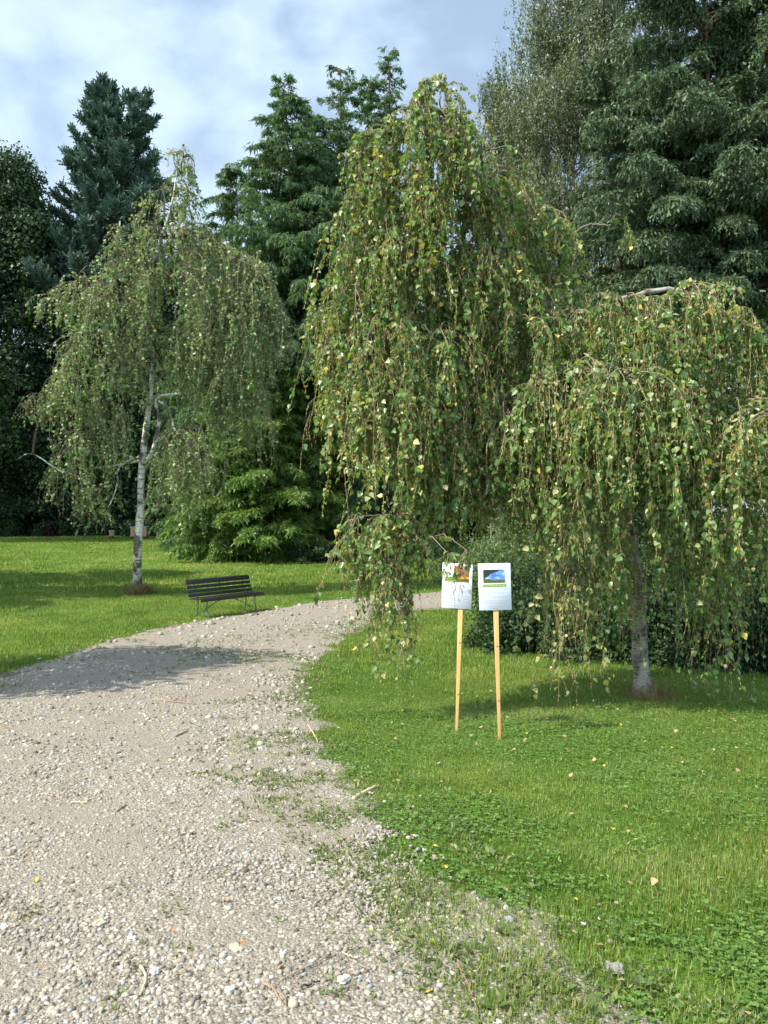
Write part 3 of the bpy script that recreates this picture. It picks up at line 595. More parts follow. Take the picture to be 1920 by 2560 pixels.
umb = [U(1112,225,7.8,.35,.7,9,42,.7), U(1060,290,7.6,.42,.9,10,60,.5), U(1120,330,7.8,.38,.9,9,60,.4), U(985,330,7.5,.36,.9,9,52,.5,az=2.9), U(1000,470,7.4,.42,1.1,10,76), U(1120,480,7.7,.45,1.1,10,80), U(1250,470,8.1,.38,1.0,9,60,tone=.36),
       U(960,600,7.2,.50,1.2,11,84,az=3.1,daz=4), U(1090,620,7.3,.50,1.3,10,84), U(1230,640,7.9,.50,1.2,10,84,tone=.34), U(1340,540,8.3,.35,1.0,9,60,tone=.38), U(1370,680,8.2,.30,1.0,8,54),
       U(900,740,7.0,.36,1.3,10,74,az=3.1,daz=4.4), U(1010,800,6.9,.5,1.3,10,90), U(1150,830,7.2,.5,1.2,10,80,tone=.38), U(1290,810,7.7,.45,1.2,10,76,tone=.34),
       U(895,940,6.8,.26,1.1,8,44,tone=.55), U(1000,1000,6.9,.4,1.1,9,64), U(1120,1030,7.2,.4,.9,9,60,tone=.4), U(1265,1000,7.6,.42,.9,9,40,.2,bare=.8,tone=.4), U(1355,980,7.5,.4,1.1,10,56,.2,tone=.4,bare=.8), U(1195,950,7.3,.42,1.0,10,56,.2,tone=.38,bare=.8), U(1330,1080,7.7,.36,.8,9,40,.2,tone=.4,bare=.8), U(1060,1120,7.0,.35,.8,9,50), U(1200,1130,7.4,.32,.65,8,40), U(1330,1180,7.9,.3,.7,7,34),  # lower tone on the middle clumps paints their shade into the leaf colour
       U(1090,1230,6.9,.36,.8,9,40,.2,az=3.3,daz=2.2), U(1130,1180,7.3,.3,.5,8,34,.2), U(1200,1160,7.5,.3,.5,8,34,.2), U(985,1290,6.8,.32,.75,9,32,.1,az=3.4,daz=2.4), U(955,1400,6.7,.16,.85,7,26,.1,bare=.7,tone=.5), U(905,1290,6.8,.2,.7,6,16,.1,az=3.2,daz=2.5,tone=.55), U(975,1450,6.55,.14,.9,6,22,.1,bare=.55,tone=.6), U(1150,1240,7.4,.22,.36,7,20,.2,bare=.6),
       U(1450,790,7.9,.42,1.3,10,76,tone=.5), U(1560,770,7.6,.45,1.3,11,90,tone=.5), U(1680,750,7.6,.45,1.3,11,90,tone=.52), U(1790,800,7.6,.45,1.3,11,84,tone=.5), U(1900,880,7.8,.42,1.3,10,70,tone=.5),
       U(1430,930,7.4,.42,1.3,10,76,tone=.5), U(1560,950,7.1,.45,1.3,10,84,tone=.5), U(1700,980,7.2,.45,1.2,10,76,tone=.48), U(1830,1010,7.4,.4,1.2,9,64), U(1935,1040,6.8,.34,1.3,9,44,tone=.60),
       U(1420,1120,7.5,.28,1.2,8,34,bare=.7,tone=.62), U(1520,1150,7.4,.35,1.2,8,44,bare=.7,tone=.6), U(1650,1180,7.5,.3,.9,8,36,bare=.8), U(1790,1200,7.6,.32,1.1,8,30,bare=.6), U(1430,1330,7.7,.22,1.5,7,30,.2,bare=.42,tone=.7), U(1510,1350,7.8,.2,1.35,6,24,.2,bare=.5,tone=.6), U(1440,1420,7.6,.2,1.2,6,22,.2,bare=.45,tone=.7), U(1790,1380,7.8,.28,1.45,7,24,.3,bare=.4), U(1740,1300,7.7,.2,1.4,6,18,.3,bare=.5), U(1860,1330,7.7,.2,1.3,6,18,.3,bare=.5), U(1660,1250,7.4,.25,1.0,7,26,bare=.6),
       U(1530,560,8.0,.22,.35,3,5,1.4), U(1240,370,7.4,.32,.25,3,5,.5,az=.2,daz=1)]
ex = [([back(np.array(q)) for q in e[0]], e[1], e[2]) for e in ex]
umb = [(back(h),a,b,c,int(d*.94),e,f) for h,a,b,c,d,e,f in umb]
umb += [U(1115,1380,6.5,.04,.30,3,6,-.6,bare=.7,az=0,lr=.4), U(1165,1375,6.5,.04,.40,3,7,-.6,bare=.3,lr=.4)]
weeping(rb, trunk, (.095, .014), umb, LEAF, .049, .0235, M['bark_grey'], M['birch_near'], 1.1, .22, .0034, LEAF, ex)
gx, gy = gpx(345, 1478); tb = (gx, gy, float(zg(gx, gy)))
lb = empty('weeping_birch', tb, 'smaller weeping birch with a white banded trunk standing in the lawn behind the bench', 'tree')
trunk = [np.array(tb)-np.array([0, 0, .05]), at(344,1380,21), at(352,1260,21), at(354,1170,21), at(366,1060,21), at(376,980,21), at(380,880,21), at(345,760,20.8), at(385,640,20.9), at(425,520,21), at(440,440,21), at(452,415,21)]
ex = [([at(360,1160,21), at(385,1120,20.9), at(396,1050,20.9), at(390,1000,20.9), at(420,985,20.8), at(480,980,20.8), at(505,940,20.7), at(510,880,20.7)], .065, .018),
      ([at(352,1150,21), at(300,1160,20.7), at(240,1170,20.4), at(180,1185,20.2), at(140,1170,20.1), at(80,1135,20), at(40,1150,20)], .035, .012),
      ([at(390,1000,20.9), at(420,1020,20.3), at(440,1080,20.2), at(490,1120,20.2), at(520,1190,20.2)], .04, .012),
      ([at(352,1140,21), at(300,1165,20.4), at(290,1220,20.2), at(270,1270,20.2)], .03, .01)]
umb = [U(458,392,21,.35,.7,7,26,.9,bare=.7), U(450,430,21,.5,.9,8,34,.6), U(430,480,21,.6,1.1,8,40,.5), U(480,560,21,.8,1.4,9,50), U(330,590,20.8,.6,1.1,8,40), U(380,520,21,.6,1.0,7,22), U(420,590,20.8,.9,1.6,12,90), U(330,640,20.7,.7,1.5,10,64), U(520,620,20.9,.8,1.7,10,90), U(600,660,20.9,.6,2.2,10,90), U(660,760,21,.4,2.2,8,50),
       U(440,700,20.4,1.0,1.9,12,110), U(300,740,20.3,.9,1.9,12,90), U(555,780,20.6,.9,2.2,12,100), U(640,680,21,.35,2.4,6,30), U(190,705,20.6,.65,1.3,10,64), U(130,730,20.6,.3,1.2,6,22),
       U(400,830,20.4,.9,1.2,12,60), U(250,860,20.0,.9,1.7,12,90), U(190,950,20,.7,1.5,10,60), U(110,990,20,.45,.9,8,34,az=3.1,daz=4), U(490,880,20.5,.7,1.5,11,60), U(610,930,20.8,.6,2.4,9,60), U(570,1000,20.9,.5,1.5,9,34),
       U(210,1090,20,.6,1.7,9,50,bare=.8), U(262,1010,20,.4,1.8,9,52), U(260,1230,20,.45,1.0,8,34), U(180,1190,20,.45,1.2,7,28,bare=.6), U(450,1080,20.1,.4,2.3,9,60), U(490,1150,20.2,.35,1.6,7,34), U(300,900,20.1,.5,1.1,8,36), U(540,860,20.5,.7,1.4,8,40)]
weeping(lb, trunk, (.125, .006), umb, DIAM, .074, .046, M['bark_birch'], M['birch_far'], 0, .45, .0075, DIAM, ex)
# dry tufts at the two trunks
def tuft(gx, gy, n, r, h, label, dry=True, w=.006):
    z = float(zg(gx, gy)); a = rng.random(n)*6.283; q = r*np.sqrt(rng.random(n)); P = np.stack([np.cos(a)*q, np.sin(a)*q, np.full(n, -.01)], -1)
    D = np.stack([np.cos(a)*.6, np.sin(a)*.6, np.full(n, .9)], -1)+rng.normal(size=(n, 3))*.3; hh = h*(.4+.8*rng.random(n))
    V, Fs, k = scatter(*BLADE, P, D, -np.stack([np.cos(a), np.sin(a), np.zeros(n)], -1), hh, w, hh)
    o = mk('grass_tuft', V, Fs, M['dry'] if dry else M['grass'], rnd=np.repeat(rng.random(n), k)); o.location = (gx, gy, z); tag(o, label, 'grass tuft')
gx, gy = gpx(345, 1484); tuft(gx, gy, 900, .30, .36, 'brown dry grass tuft round the foot of the white birch trunk', True, .012)
gx, gy = gpx(345, 1480); tuft(gx+.12, gy-.05, 500, .38, .26, 'uncut green grass growing round the white birch trunk', False, .012)
gx, gy = gpx(1620, 1745); tuft(gx, gy, 700, .28, .20, 'dry brown grass and twigs round the foot of the grey birch trunk', True, .004)
# ------------------------------------------------------------------ conifers and woodland trees
def needle_tree(x, ytop, Y, rad, mat, label, name, cat, group=None, bark='bark', n=26000, size=.2, aspect=.4, base=1.0, prof=1.0, rise=.1, hang=.5, wh=.55, tops=((0, 0),), low=.04, lean=0, gap=.0, spread=.45, cone=None, dz=.0, hf=.55, dens=1.25, flat=.2, bl=1.0):
    gx = (x-960)/F*Y; z0 = float(zg(gx, Y)); H = CAMZ+(1290-ytop)/F*Y-z0
    root = empty(name, (gx, Y, z0), label, cat, group); ta = Acc(); lf = Acc()
    org = np.array([gx, Y, z0]); limbs = []
    for (ox, oh) in tops:
        top = org+np.array([ox+lean, 0, H-oh]); fork = org+np.array([lean*.4, 0, H*.45]) if ox else org+np.array([lean*.4+.1, 0, H*.5])
        P = catmull([org-np.array([0, 0, .1]), org+np.array([.05, 0, H*.2]), fork, fork*.4+top*.6+np.array([.05, 0, 0]), top], 40); rr = np.linspace(.0125*H, .012, 40)
        if ox: P = P[16:]; rr = rr[16:]*.7
        V, Fs = tubes(P[None], rr[None], 9); ta.add(V, Fs)
        nl = int((H-oh)/wh*6); f = low+(1-low)*np.sort(rng.random(nl)); zi = (P[:, 2]-z0)/H
        hz = P[0, 2]+(P[-1, 2]-P[0, 2])*f if ox else z0+(H-oh)*f
        px_ = np.interp(hz, P[:, 2], P[:, 0]); py_ = np.interp(hz, P[:, 2], P[:, 1])
        S_ = np.stack([px_, py_, hz], -1); rel = 1-(hz-z0)/(H-oh*0-(oh if not ox else oh))
        rel = np.clip(1-(hz-z0)/(top[2]-z0), 0.0, 1)
        Lr = rad*(rel+.03)**prof*(.4+.85*rng.random(nl))
        if cone is not None: Lr = Lr*np.interp(1-rel, *cone)
        az = rng.random(nl)*6.283; el = rise+.25*rng.normal(size=nl)+(1-rel)*.5
        D = np.stack([np.cos(az), np.sin(az), el], -1); limbs.append((S_, D, np.maximum(Lr, .55)))
    S_ = np.concatenate([a for a, b, c in limbs]); D = np.concatenate([b for a, b, c in limbs]); Lr = np.concatenate([c for a, b, c in limbs])
    B = strands(S_, D, Lr, 8, np.maximum(Lr*1.1, .4), .09, hang)
    V, Fs = tubes(B, (np.linspace(1, .25, 9)[None]*(.006+.012*Lr[:, None])), 4); ta.add(V, Fs)
    # branchlets off the limbs, foliage along the branchlets
    nb = int(n*dens/9); r = rng.choice(len(B), nb, p=Lr**1.25/np.sum(Lr**1.25)); t = .10+.84*rng.random(nb)**.75
    P0, T = along(B[r], t[:, None]); P0 = P0[:, 0]; T = T[:, 0]
    sd_ = unit(np.cross(T, np.array([0, 0, 1.])))*np.where(rng.random(nb) < .5, 1, -1)[:, None]
    D1 = unit(T*.7+sd_*spread*2*rng.random((nb, 1))+rng.normal(size=(nb, 3))*flat+np.array([0, 0, dz]))
    Lb = np.maximum(Lr[r]*(.12+.20*rng.random(nb))*(1.15-t*.6), size*1.0); Lb = np.minimum(Lb, size*6)*bl
    c = strands(P0, D1, Lb, 5, size*2.5, .12, hang)
    q = 9; tt = (np.arange(q)[None]+rng.random((nb, q)))/q; P, T = along(c, tt); P = P.reshape(-1, 3); T = T.reshape(-1, 3); m = len(P)
    side = rng.normal(size=(m, 3))
    yield_dir = unit(T*.8+side*.55+np.array([0, 0, -hang*hf+rise*.3]))
    s = size*(.55+.7*rng.random(m))
    V, Fs, k = scatter(*SPRAY, P, yield_dir, rnd_dir(m)+np.array([0, 0, .8]), s, s*aspect)
    col = np.clip(np.repeat(np.clip(rng.normal(.45, .16, nb), 0, 1), q)+rng.normal(size=m)*.16, 0, 1)
    lf.add(V, Fs, np.repeat(col, k))
    ta.build('trunk', M[bark], root, True); lf.build('crown', M[mat], root); return root
def leaf_tree(x, ytop, Y, rad, mat, label, name='broadleaf_tree', cat='tree', group=None, n=26000, size=.16, bark='bark', clumps=60, squash=1.0, low=.12, weep=.0, cr=.30, X=None, H=None, z=None):
    gx = (x-960)/F*Y if X is None else X; z0 = float(zg(gx, Y)) if z is None else z; H = (CAMZ+(1290-ytop)/F*Y-z0) if H is None else H
    root = empty(name, (gx, Y, z0), label, cat, group); ta = Acc(); lf = Acc(); org = np.array([gx, Y, z0])
    P = catmull([org-np.array([0, 0, .1]), org+np.array([.1, 0, H*.3]), org+np.array([-.1, .1, H*.65]), org+np.array([.05, 0, H*.95])], 24)
    V, Fs = tubes(P[None], np.linspace(.013*H+.02, .01, 24)[None], 8); ta.add(V, Fs)
    # clump centres in an egg-shaped crown
    f = low+(1-low)*rng.random(clumps)**.9; env = np.sin(np.clip((f-low)/(1-low)*.86+.10, 0, 1)*np.pi)**.6
    az = rng.random(clumps)*6.283; rr = rad*env*np.sqrt(.15+.85*rng.random(clumps))*.82
    Cc = np.stack([gx+np.cos(az)*rr, Y+np.sin(az)*rr*squash, z0+H*f*.96], -1)
    st = np.stack([np.interp(Cc[:, 2]-rr*.5-.3, P[:, 2], P[:, j]) for j in range(3)], -1); 
    Q = np.stack([st+(Cc-st)*u_+np.array([0, 0, .12*np.sin(u_*np.pi)])*np.linalg.norm(Cc-st, axis=1)[:, None] for u_ in np.linspace(0, 1, 7)], 1)
    V, Fs = tubes(Q, np.linspace(1, .3, 7)[None]*(.012+.008*rr[:, None]+.01), 5); ta.add(V, Fs)
    r = rng.integers(0, clumps, n); sz = rad*cr*(.6+.8*rng.random(clumps)); d = rnd_dir(n); rd = rng.random(n)**.45
    Pp = Cc[r]+d*(sz[r]*rd)[:, None]*np.array([1.25, 1.1, .72])
    if weep:
        ns_ = n//26; pick = rng.integers(0, n, ns_); st_ = rng.integers(0, ns_, n); Ls_ = (.5+1.3*rng.random(ns_))*weep*2
        r = r[pick][st_]; A_ = Pp[pick][st_]; d = d[pick][st_]; tt_ = rng.random(n)
        Pp = A_+rng.normal(size=(n, 3))*.045; Pp[:, 2] -= tt_*Ls_[st_]; Pp[:, :2] += (rng.normal(size=(ns_, 2))*.12)[st_]*tt_[:, None]
    Pp[:, 2] = np.maximum(Pp[:, 2], z0+.15)
    Nn = d*.7+rng.normal(size=(n, 3))*.5+np.array([0, 0, .7]); D = rng.normal(size=(n, 3)); D[:, 2] -= .5+weep*2
    s = size*(.55+.7*rng.random(n)); V, Fs, k = scatter(*DIAM, Pp, D, Nn, s, s*(.62 if not weep else .4))
    col = np.clip(np.clip(rng.normal(.42, .15, clumps), 0, 1)[r]+rng.normal(size=n)*.17, 0, 1); lf.add(V, Fs, np.repeat(col, k))
    ta.build('trunk', M[bark], root, True); lf.build('crown', M[mat], root); return root
G1 = 'feathery green conifers in the middle background'
RW = dict(hf=1.1, spread=.6, low=.03)
needle_tree(745, 200, 37, 6.2, 'redwood', 'feathery conifer left of the middle group with a reddish trunk foot in the lawn', 'redwood_tree', 'tree', G1, 'redbark', 210000, .20, .34, prof=.66, hang=.7, tops=((-.7, 0), (.9, 3.5)), wh=.4, **RW)
needle_tree(850, 165, 40, 5.6, 'redwood', 'tallest-pointed feathery conifer in the middle of the background group', 'redwood_tree', 'tree', G1, 'redbark', 190000, .20, .34, prof=.62, hang=.7, tops=((0, 0), (-1.4, 2.6)), wh=.4, **RW)
needle_tree(972, 125, 44, 4.2, 'redwood', 'feathery conifer rising just left of the big birch top', 'redwood_tree', 'tree', G1, 'redbark', 100000, .23, .34, prof=.66, hang=.7, tops=((0, 0), (-1.2, 1.6)), wh=.45, **RW)
needle_tree(590, 430, 43, 4.4, 'redwood', 'lower drooping conifer between the white birch and the tall conifers', 'redwood_tree', 'tree', G1, 'redbark', 130000, .22, .34, prof=.45, hang=.8, wh=.35, **RW)
needle_tree(500, 560, 47, 3.8, 'redwood', 'shorter conifer partly hidden behind the white-trunked birch crown', 'redwood_tree', 'tree', G1, 'redbark', 70000, .25, .34, prof=.45, hang=.8, wh=.35, **RW)
G2 = 'young pale green conifers over the far lawn'
needle_tree(660, 905, 34.5, 3.0, 'redwood_pale', 'low spreading pale green conifer in front of the tall group', 'redwood_tree', 'tree', G2, 'redbark', 60000, .22, .42, prof=.4, hang=.6, wh=.3, rise=.2, **RW)
needle_tree(565, 1010, 35.5, 2.9, 'redwood_pale', 'low pale green conifer just right of the white birch curtain', 'redwood_tree', 'tree', G2, 'redbark', 50000, .22, .42, prof=.4, hang=.6, wh=.3, rise=.2, **RW)
needle_tree(770, 1010, 36, 2.6, 'redwood_pale', 'low pale green conifer beside the reddish trunk', 'redwood_tree', 'tree', G2, 'redbark', 40000, .22, .42, prof=.4, hang=.6, wh=.3, rise=.2, **RW)
needle_tree(275, 225, 62, 10.4, 'pine', 'tall blue-green pine with twin tops against the cloudy sky', 'pine_tree', 'tree', None, 'bark', 150000, .50, .42, prof=.76, rise=.35, hang=-.18, tops=((-.6, 0), (2.3, .4)), low=.08, spread=.35, dz=.45, wh=1.1, flat=.12)
needle_tree(1790, -260, 18.5, 4.3, 'hemlock', 'huge dark hemlock filling the upper right corner', 'hemlock_tree', 'tree', None, 'redbark', 420000, .10, .5, prof=.32, rise=.0, hang=.42, tops=((-.4, 0), (1.3, 2.0)), low=.06, wh=.55, spread=.9, flat=.10, bl=1.1)
needle_tree(1540, 190, 21, 3.0, 'hemlock', 'lower hemlock between the tall birch and the huge hemlock', 'hemlock_tree', 'tree', None, 'redbark', 170000, .10, .5, prof=.45, rise=.0, hang=.42, low=.05, wh=.5, spread=.9, flat=.10, bl=1.1)
needle_tree(2010, 150, 23, 3.6, 'hemlock', 'hemlock at the right edge beside the huge one', 'hemlock_tree', 'tree', None, 'redbark', 90000, .12, .5, prof=.5, rise=.02, hang=.35, low=.05, wh=.5, spread=.8)
needle_tree(1660, 60, 27, 3.6, 'hemlock', 'hemlock standing behind the gap between the tall birch and the huge hemlock', 'hemlock_tree', 'tree', None, 'redbark', 60000, .16, .5, prof=.5, rise=.02, hang=.35, low=.05, wh=.5, spread=.8)
leaf_tree(1240, 132, 31, 1.5, 'paleleaf', 'slender grey-green birch top between the weeping birch and the tall birch', 'birch_tree', n=60000, size=.12, weep=.45, clumps=90, low=.1, bark='bark_grey', cr=.42)
leaf_tree(1440, -90, 29, 4.3, 'paleleaf', 'tall pale grey-green birch with drooping twigs at the upper right', 'birch_tree', n=260000, size=.125, weep=.45, clumps=260, low=.1, bark='bark_grey', cr=.24)
leaf_tree(1330, 290, 34, 2.6, 'oak', 'dark green tree low behind the slender birch', n=36000, size=.18, clumps=80)
GW = 'dark woodland trees along the far edge of the lawn'
for (x, yt, Y, rd, lab, nn) in [(20, 350, 59, 4.4, 'dark leafy tree at the left edge with thin tip shoots', 30000), (150, 560, 62, 4.4, 'dark leafy tree below and left of the pine', 26000), (-110, 420, 58, 5.6, 'dark leafy tree mostly cut off by the left edge', 20000),
                          (330, 640, 63, 5.0, 'dark tree behind the white birch trunk under the pine', 22000), (470, 660, 64, 4.8, 'dark tree right of the white birch trunk far behind', 22000), (640, 760, 58, 4.6, 'dark tree far behind the low conifer boughs', 18000),
                          (60, 900, 61, 3.8, 'low dark tree over the shaded lawn corner at left', 22000), (230, 930, 62, 3.8, 'low dark tree behind the hanging left boughs of the birch', 22000)]:
    leaf_tree(x, yt, Y, rd, 'oak', lab, group=GW, n=int(nn*2.3), size=.30, clumps=170, low=.03)
for (x, yt, Y, rd, lab) in [(800, 860, 62, 5, 'under the middle conifers'), (950, 800, 64, 5, 'behind the left edge of the big birch curtain'), (1100, 760, 62, 5.5, 'behind the middle of the big birch curtain'), (1250, 700, 50, 5, 'behind the slender birch'), (1420, 700, 44, 5, 'behind the tall pale birch'),
       (390, 1000, 64, 5, 'right of the white birch trunk'), (120, 980, 66, 5, 'below the left leafy trees'), (-60, 900, 60, 5, 'at the left picture edge'), (560, 980, 66, 5, 'behind the pale low conifers'), (250, 860, 68, 5.5, 'below the pine')]:
    leaf_tree(x, yt, Y, rd, 'oak', 'dark tree deep in the wood '+lab, group='far trees filling the wood', n=14000, size=.5, clumps=80, low=.02)
# trees to the left of the picture, which shade the lawn and the path
for (X_, Y_, H_, rd, lab) in [(-8.9, 8.0, 8.2, 2.1, 'leafy tree left of the picture shading the path'), (-16.5, 17.0, 13, 3.3, 'leafy tree left of the picture shading the lawn behind the bench'), (-18.5, 22.5, 14, 3.5, 'big leafy tree at the left edge of the lawn'), (-29, 50, 17, 5, 'tall leafy tree at the far left corner of the lawn')]:
    leaf_tree(0, 0, Y_, rd, 'oak', lab, n=9000 if H_ < 9 else 18000, size=.2 if H_ < 9 else .3, clumps=60, low=.3, X=X_, H=H_)
# ------------------------------------------------------------------ shrubs
def shrub(x, Y, rx, ry, h, mat, label, group=None, n=9000, size=.07, name='shrub', X=None, lump=30):
    gx = (x-960)/F*Y if X is None else X; z0 = float(zg(gx, Y)); root = empty(name, (gx, Y, z0), label, 'shrub', group)
    lf = Acc(); ta = Acc(); c = rng.random((lump, 3))*2-1; c = unit(c)*(rng.random((lump, 1))**.4)*.8; c[:, 2] = np.abs(c[:, 2])
    Cc = np.array([gx, Y, z0])+c*np.array([rx, ry, h*.85]); r = rng.integers(0, lump, n); d = rnd_dir(n)
    sr = (.22+.22*rng.random(lump))*min(rx, h)
    P = Cc[r]+d*(sr[r]*rng.random(n)**.4)[:, None]; P[:, 2] = np.maximum(P[:, 2], z0+.03+.1*rng.random(n))
    D = d*.5+rng.normal(size=(n, 3))*.6; D[:, 2] -= .2; s = size*(.5+.8*rng.random(n))
    V, Fs, k = scatter(*DIAM, P, D, d*.6+np.array([0, 0, .8])+rng.normal(size=(n, 3))*.4, s, s*.55)
    lf.add(V, Fs, np.repeat(np.clip(np.clip(rng.normal(.42, .12, lump), 0, 1)[r]+rng.normal(size=n)*.2, 0, 1), k))
    o_ = np.array([gx, Y, z0]); st = o_+(Cc-o_)*np.array([.15, .15, 0]); Q = np.stack([st+(Cc-st)*u_ for u_ in np.linspace(0, 1, 5)], 1)
    V, Fs = tubes(Q, np.linspace(.018, .006, 5)[None]+np.zeros((lump, 1)), 4); ta.add(V, Fs)
    ta.build('stems', M['bark'], root); lf.build('foliage', M[mat], root); return root
GH = 'dark dense shrubs behind the grey birch trunk'
for (x, Y, rx, ry, h, nn, lab) in [(1290, 12.2, .85, .8, 1.35, 15000, 'dark shrub directly behind the right-hand sign'), (1420, 11.4, .9, .8, 1.6, 15000, 'dark shrub between the right-hand sign and the birch trunk'), (1570, 10.9, .9, .7, 1.7, 15000, 'dark shrub right behind the grey birch trunk'),
                          (1720, 10.6, .9, .7, 1.7, 15000, 'dark shrub just right of the grey birch trunk'), (1880, 10.2, .9, .7, 1.7, 15000, 'dark shrub at the right edge of the picture'), (2050, 10, .9, .8, 1.8, 8000, 'dark shrub beyond the right edge')]:
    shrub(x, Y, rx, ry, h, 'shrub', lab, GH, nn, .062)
for (x, Y, rx, ry, h, nn, lab, mt) in [(1370, 14.3, 1.5, 1.2, 2.4, 16000, 'tall shrub behind the dark shrub by the sign', 'shrub'), (1600, 13.6, 1.5, 1.2, 3.0, 16000, 'tall shrub behind the birch trunk', 'shrub'), (1820, 13, 1.5, 1.2, 3.2, 16000, 'tall shrub on the right behind the low shrubs', 'shrub'), (2050, 12.6, 1.5, 1.2, 3.2, 9000, 'tall shrub beyond the right edge', 'shrub'),
                              (1245, 17.5, 1.3, 1.2, 2.1, 15000, 'pale green shrub above the two signs', 'shrub_pale'), (1400, 18, 1.5, 1.2, 2.9, 14000, 'tall pale shrub behind the hanging birch twigs', 'shrub_pale'), (1190, 24, 1.6, 1.3, 1.9, 12000, 'pale shrub across the path above the left sign', 'shrub_pale'), (1330, 25, 2.2, 1.6, 4.2, 16000, 'tall leafy shrub seen through the birch curtain', 'shrub_pale')]:
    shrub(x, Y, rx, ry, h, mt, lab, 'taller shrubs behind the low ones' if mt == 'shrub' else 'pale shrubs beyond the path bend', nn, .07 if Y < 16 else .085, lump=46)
shrub(780, 33.5, 1.9, 1.2, .9, 'shrub', 'low shrub at the foot of the reddish conifer trunk', None, 9000, .12)
shrub(880, 34.5, 1.9, 1.2, 1.3, 'shrub', 'low dark shrub right of the reddish conifer trunk', None, 9000, .12)
shrub(1010, 36, 2.2, 1.2, 2.4, 'shrub', 'dark shrub seen behind the birch left fringe', None, 9000, .14)
UL = ['beyond the left picture edge', 'at the left picture edge', 'left of the dark red shrub', 'just right of the dark red shrub', 'under the left hanging boughs of the white birch', 'just left of the beehives', 'right behind the pair of beehives', 'behind the single smaller beehive', 'left of the low pale conifers', 'behind the low pale conifers']
for k_, x in enumerate(range(-90, 620, 74)):
    shrub(x, 58.5+(k_ % 3), 1.6, 1.0, 1.3+1.0*((k_*7) % 4)/3, 'oak', 'low dark undergrowth bush '+UL[k_], 'undergrowth bushes along the far lawn edge', 5000, .2, lump=20)
shrub(18, 57.5, 1.2, .9, 2.4, 'shrub', 'rounded bush at the left end of the far lawn edge', None, 7000, .18)
shrub(126, 57.6, .6, .5, 1.6, 'red', 'small dark red shrub in the shade at the far lawn edge', None, 2500, .16, lump=14)
# ------------------------------------------------------------------ boxes, bench, hives, signs
def box(acc, c, h, rot=None, bev=0):
    c = np.array(c, dtype=float); h = np.array(h, dtype=float)
    v = np.array([(x, y, z) for x in (-1, 1) for y in (-1, 1) for z in (-1, 1)], dtype=float)*h
    if rot is not None: v = v@np.array(rot).T
    acc.add(v+c, [[(0,1,3,2),(4,6,7,5),(0,4,5,1),(2,3,7,6),(0,2,6,4),(1,5,7,3)]])
def bevel(o, w, seg=2):
    m = o.modifiers.new('bevel', 'BEVEL'); m.width = w; m.segments = seg; m.limit_method = 'ANGLE'; return o
def rotx(a): c, s = math.cos(a), math.sin(a); return [[1,0,0],[0,c,-s],[0,s,c]]
wood_dark = solid('dark stained wood', (.011,.009,.008), .5, 6, (.024,.018,.015), .25, stretch=(.3,6,6), spec=.5)
iron = solid('grey green iron', (.07,.10,.10), .5, 20, (.12,.16,.155), .2, spec=.5, metal=.3)
def bench():
    fx, fy = -3.47, 16.95; z = float(zg(fx, fy)); th = R(54)
    b = empty('park_bench', (fx, fy, z), 'dark brown slatted park bench with grey iron legs beside the gravel path', 'bench', rz=th)
    b.scale = (1, 1, 1.1)
    # local x: along the bench, local y: towards the back (-y is the front)
    Lh = .92
    back = [(.235, .435, .5), (.262, .50, .3), (.285, .57, .3), (.308, .64, .3)]
    def slat(y, zz, hy, hz, a, name='slat'):
        acc = Acc(); box(acc, (0, y, zz), (Lh, hy, hz), rotx(a)); return bevel(acc.build(name, wood_dark, b, world=False), .006)
    for (y, zz) in ((.165, .425), (.19, .505), (.215, .585)): slat(y, zz, .011, .029, -.30, 'back_slat')
    slat(.245, .668, .011, .034, -.34, 'back_slat'); slat(.275, .712, .012, .026, -1.0, 'back_slat')
    for (y, zz, a) in ((.105, .372, -.25), (.015, .368, .0), (-.075, .374, .03), (-.165, .380, .05)): slat(y, zz, .040, .011, a, 'seat_slat')
    slat(-.235, .352, .011, .028, .35, 'seat_slat')
    for s in (-1, 0, 1):
        x = s*.70; w = .013
        fr = Acc()
        def bar(pts, r=.015): 
            P = catmull([(x, p[0], p[1]) for p in pts], 14); V, Fs = tubes(P[None], np.full((1, 14), r), 6); fr.add(V, Fs)
        bar([(-.22, .335), (-.12, .352), (.02, .345), (.12, .36), (.18, .45), (.235, .60), (.29, .73)])
        if s: 
            bar([(-.19, .345), (-.165, .25), (-.19, .12), (-.245, -.03)]); bar([(.13, .35), (.12, .22), (.145, .10), (.20, -.03)])
            bar([(-.245, .0), (-.14, .085), (-.02, .11), (.10, .085), (.20, .0)], .010)
        fr.build('side_frame' if s else 'middle_strap', iron, b, True, world=False)
    st = Acc()
    for s in (-1, 1):
        P = np.array([[(s*.70, -.02, .11), (s*.40, -.02, .24), (s*.12, -.02, .335)]], dtype=float); V, Fs = tubes(P, np.full((1, 3), .009), 5); st.add(V, Fs)
    st.build('cross_brace', iron, b, world=False)
bench()
hw = solid('weathered hive wood', (.36,.21,.11), .8, 8, (.50,.33,.19), .2, stretch=(.5,1,6)); hl = solid('grey metal lid', (.33,.36,.37), .5, 8, (.42,.45,.46)); hd = solid('dark hive stand', (.05,.04,.03), .9)
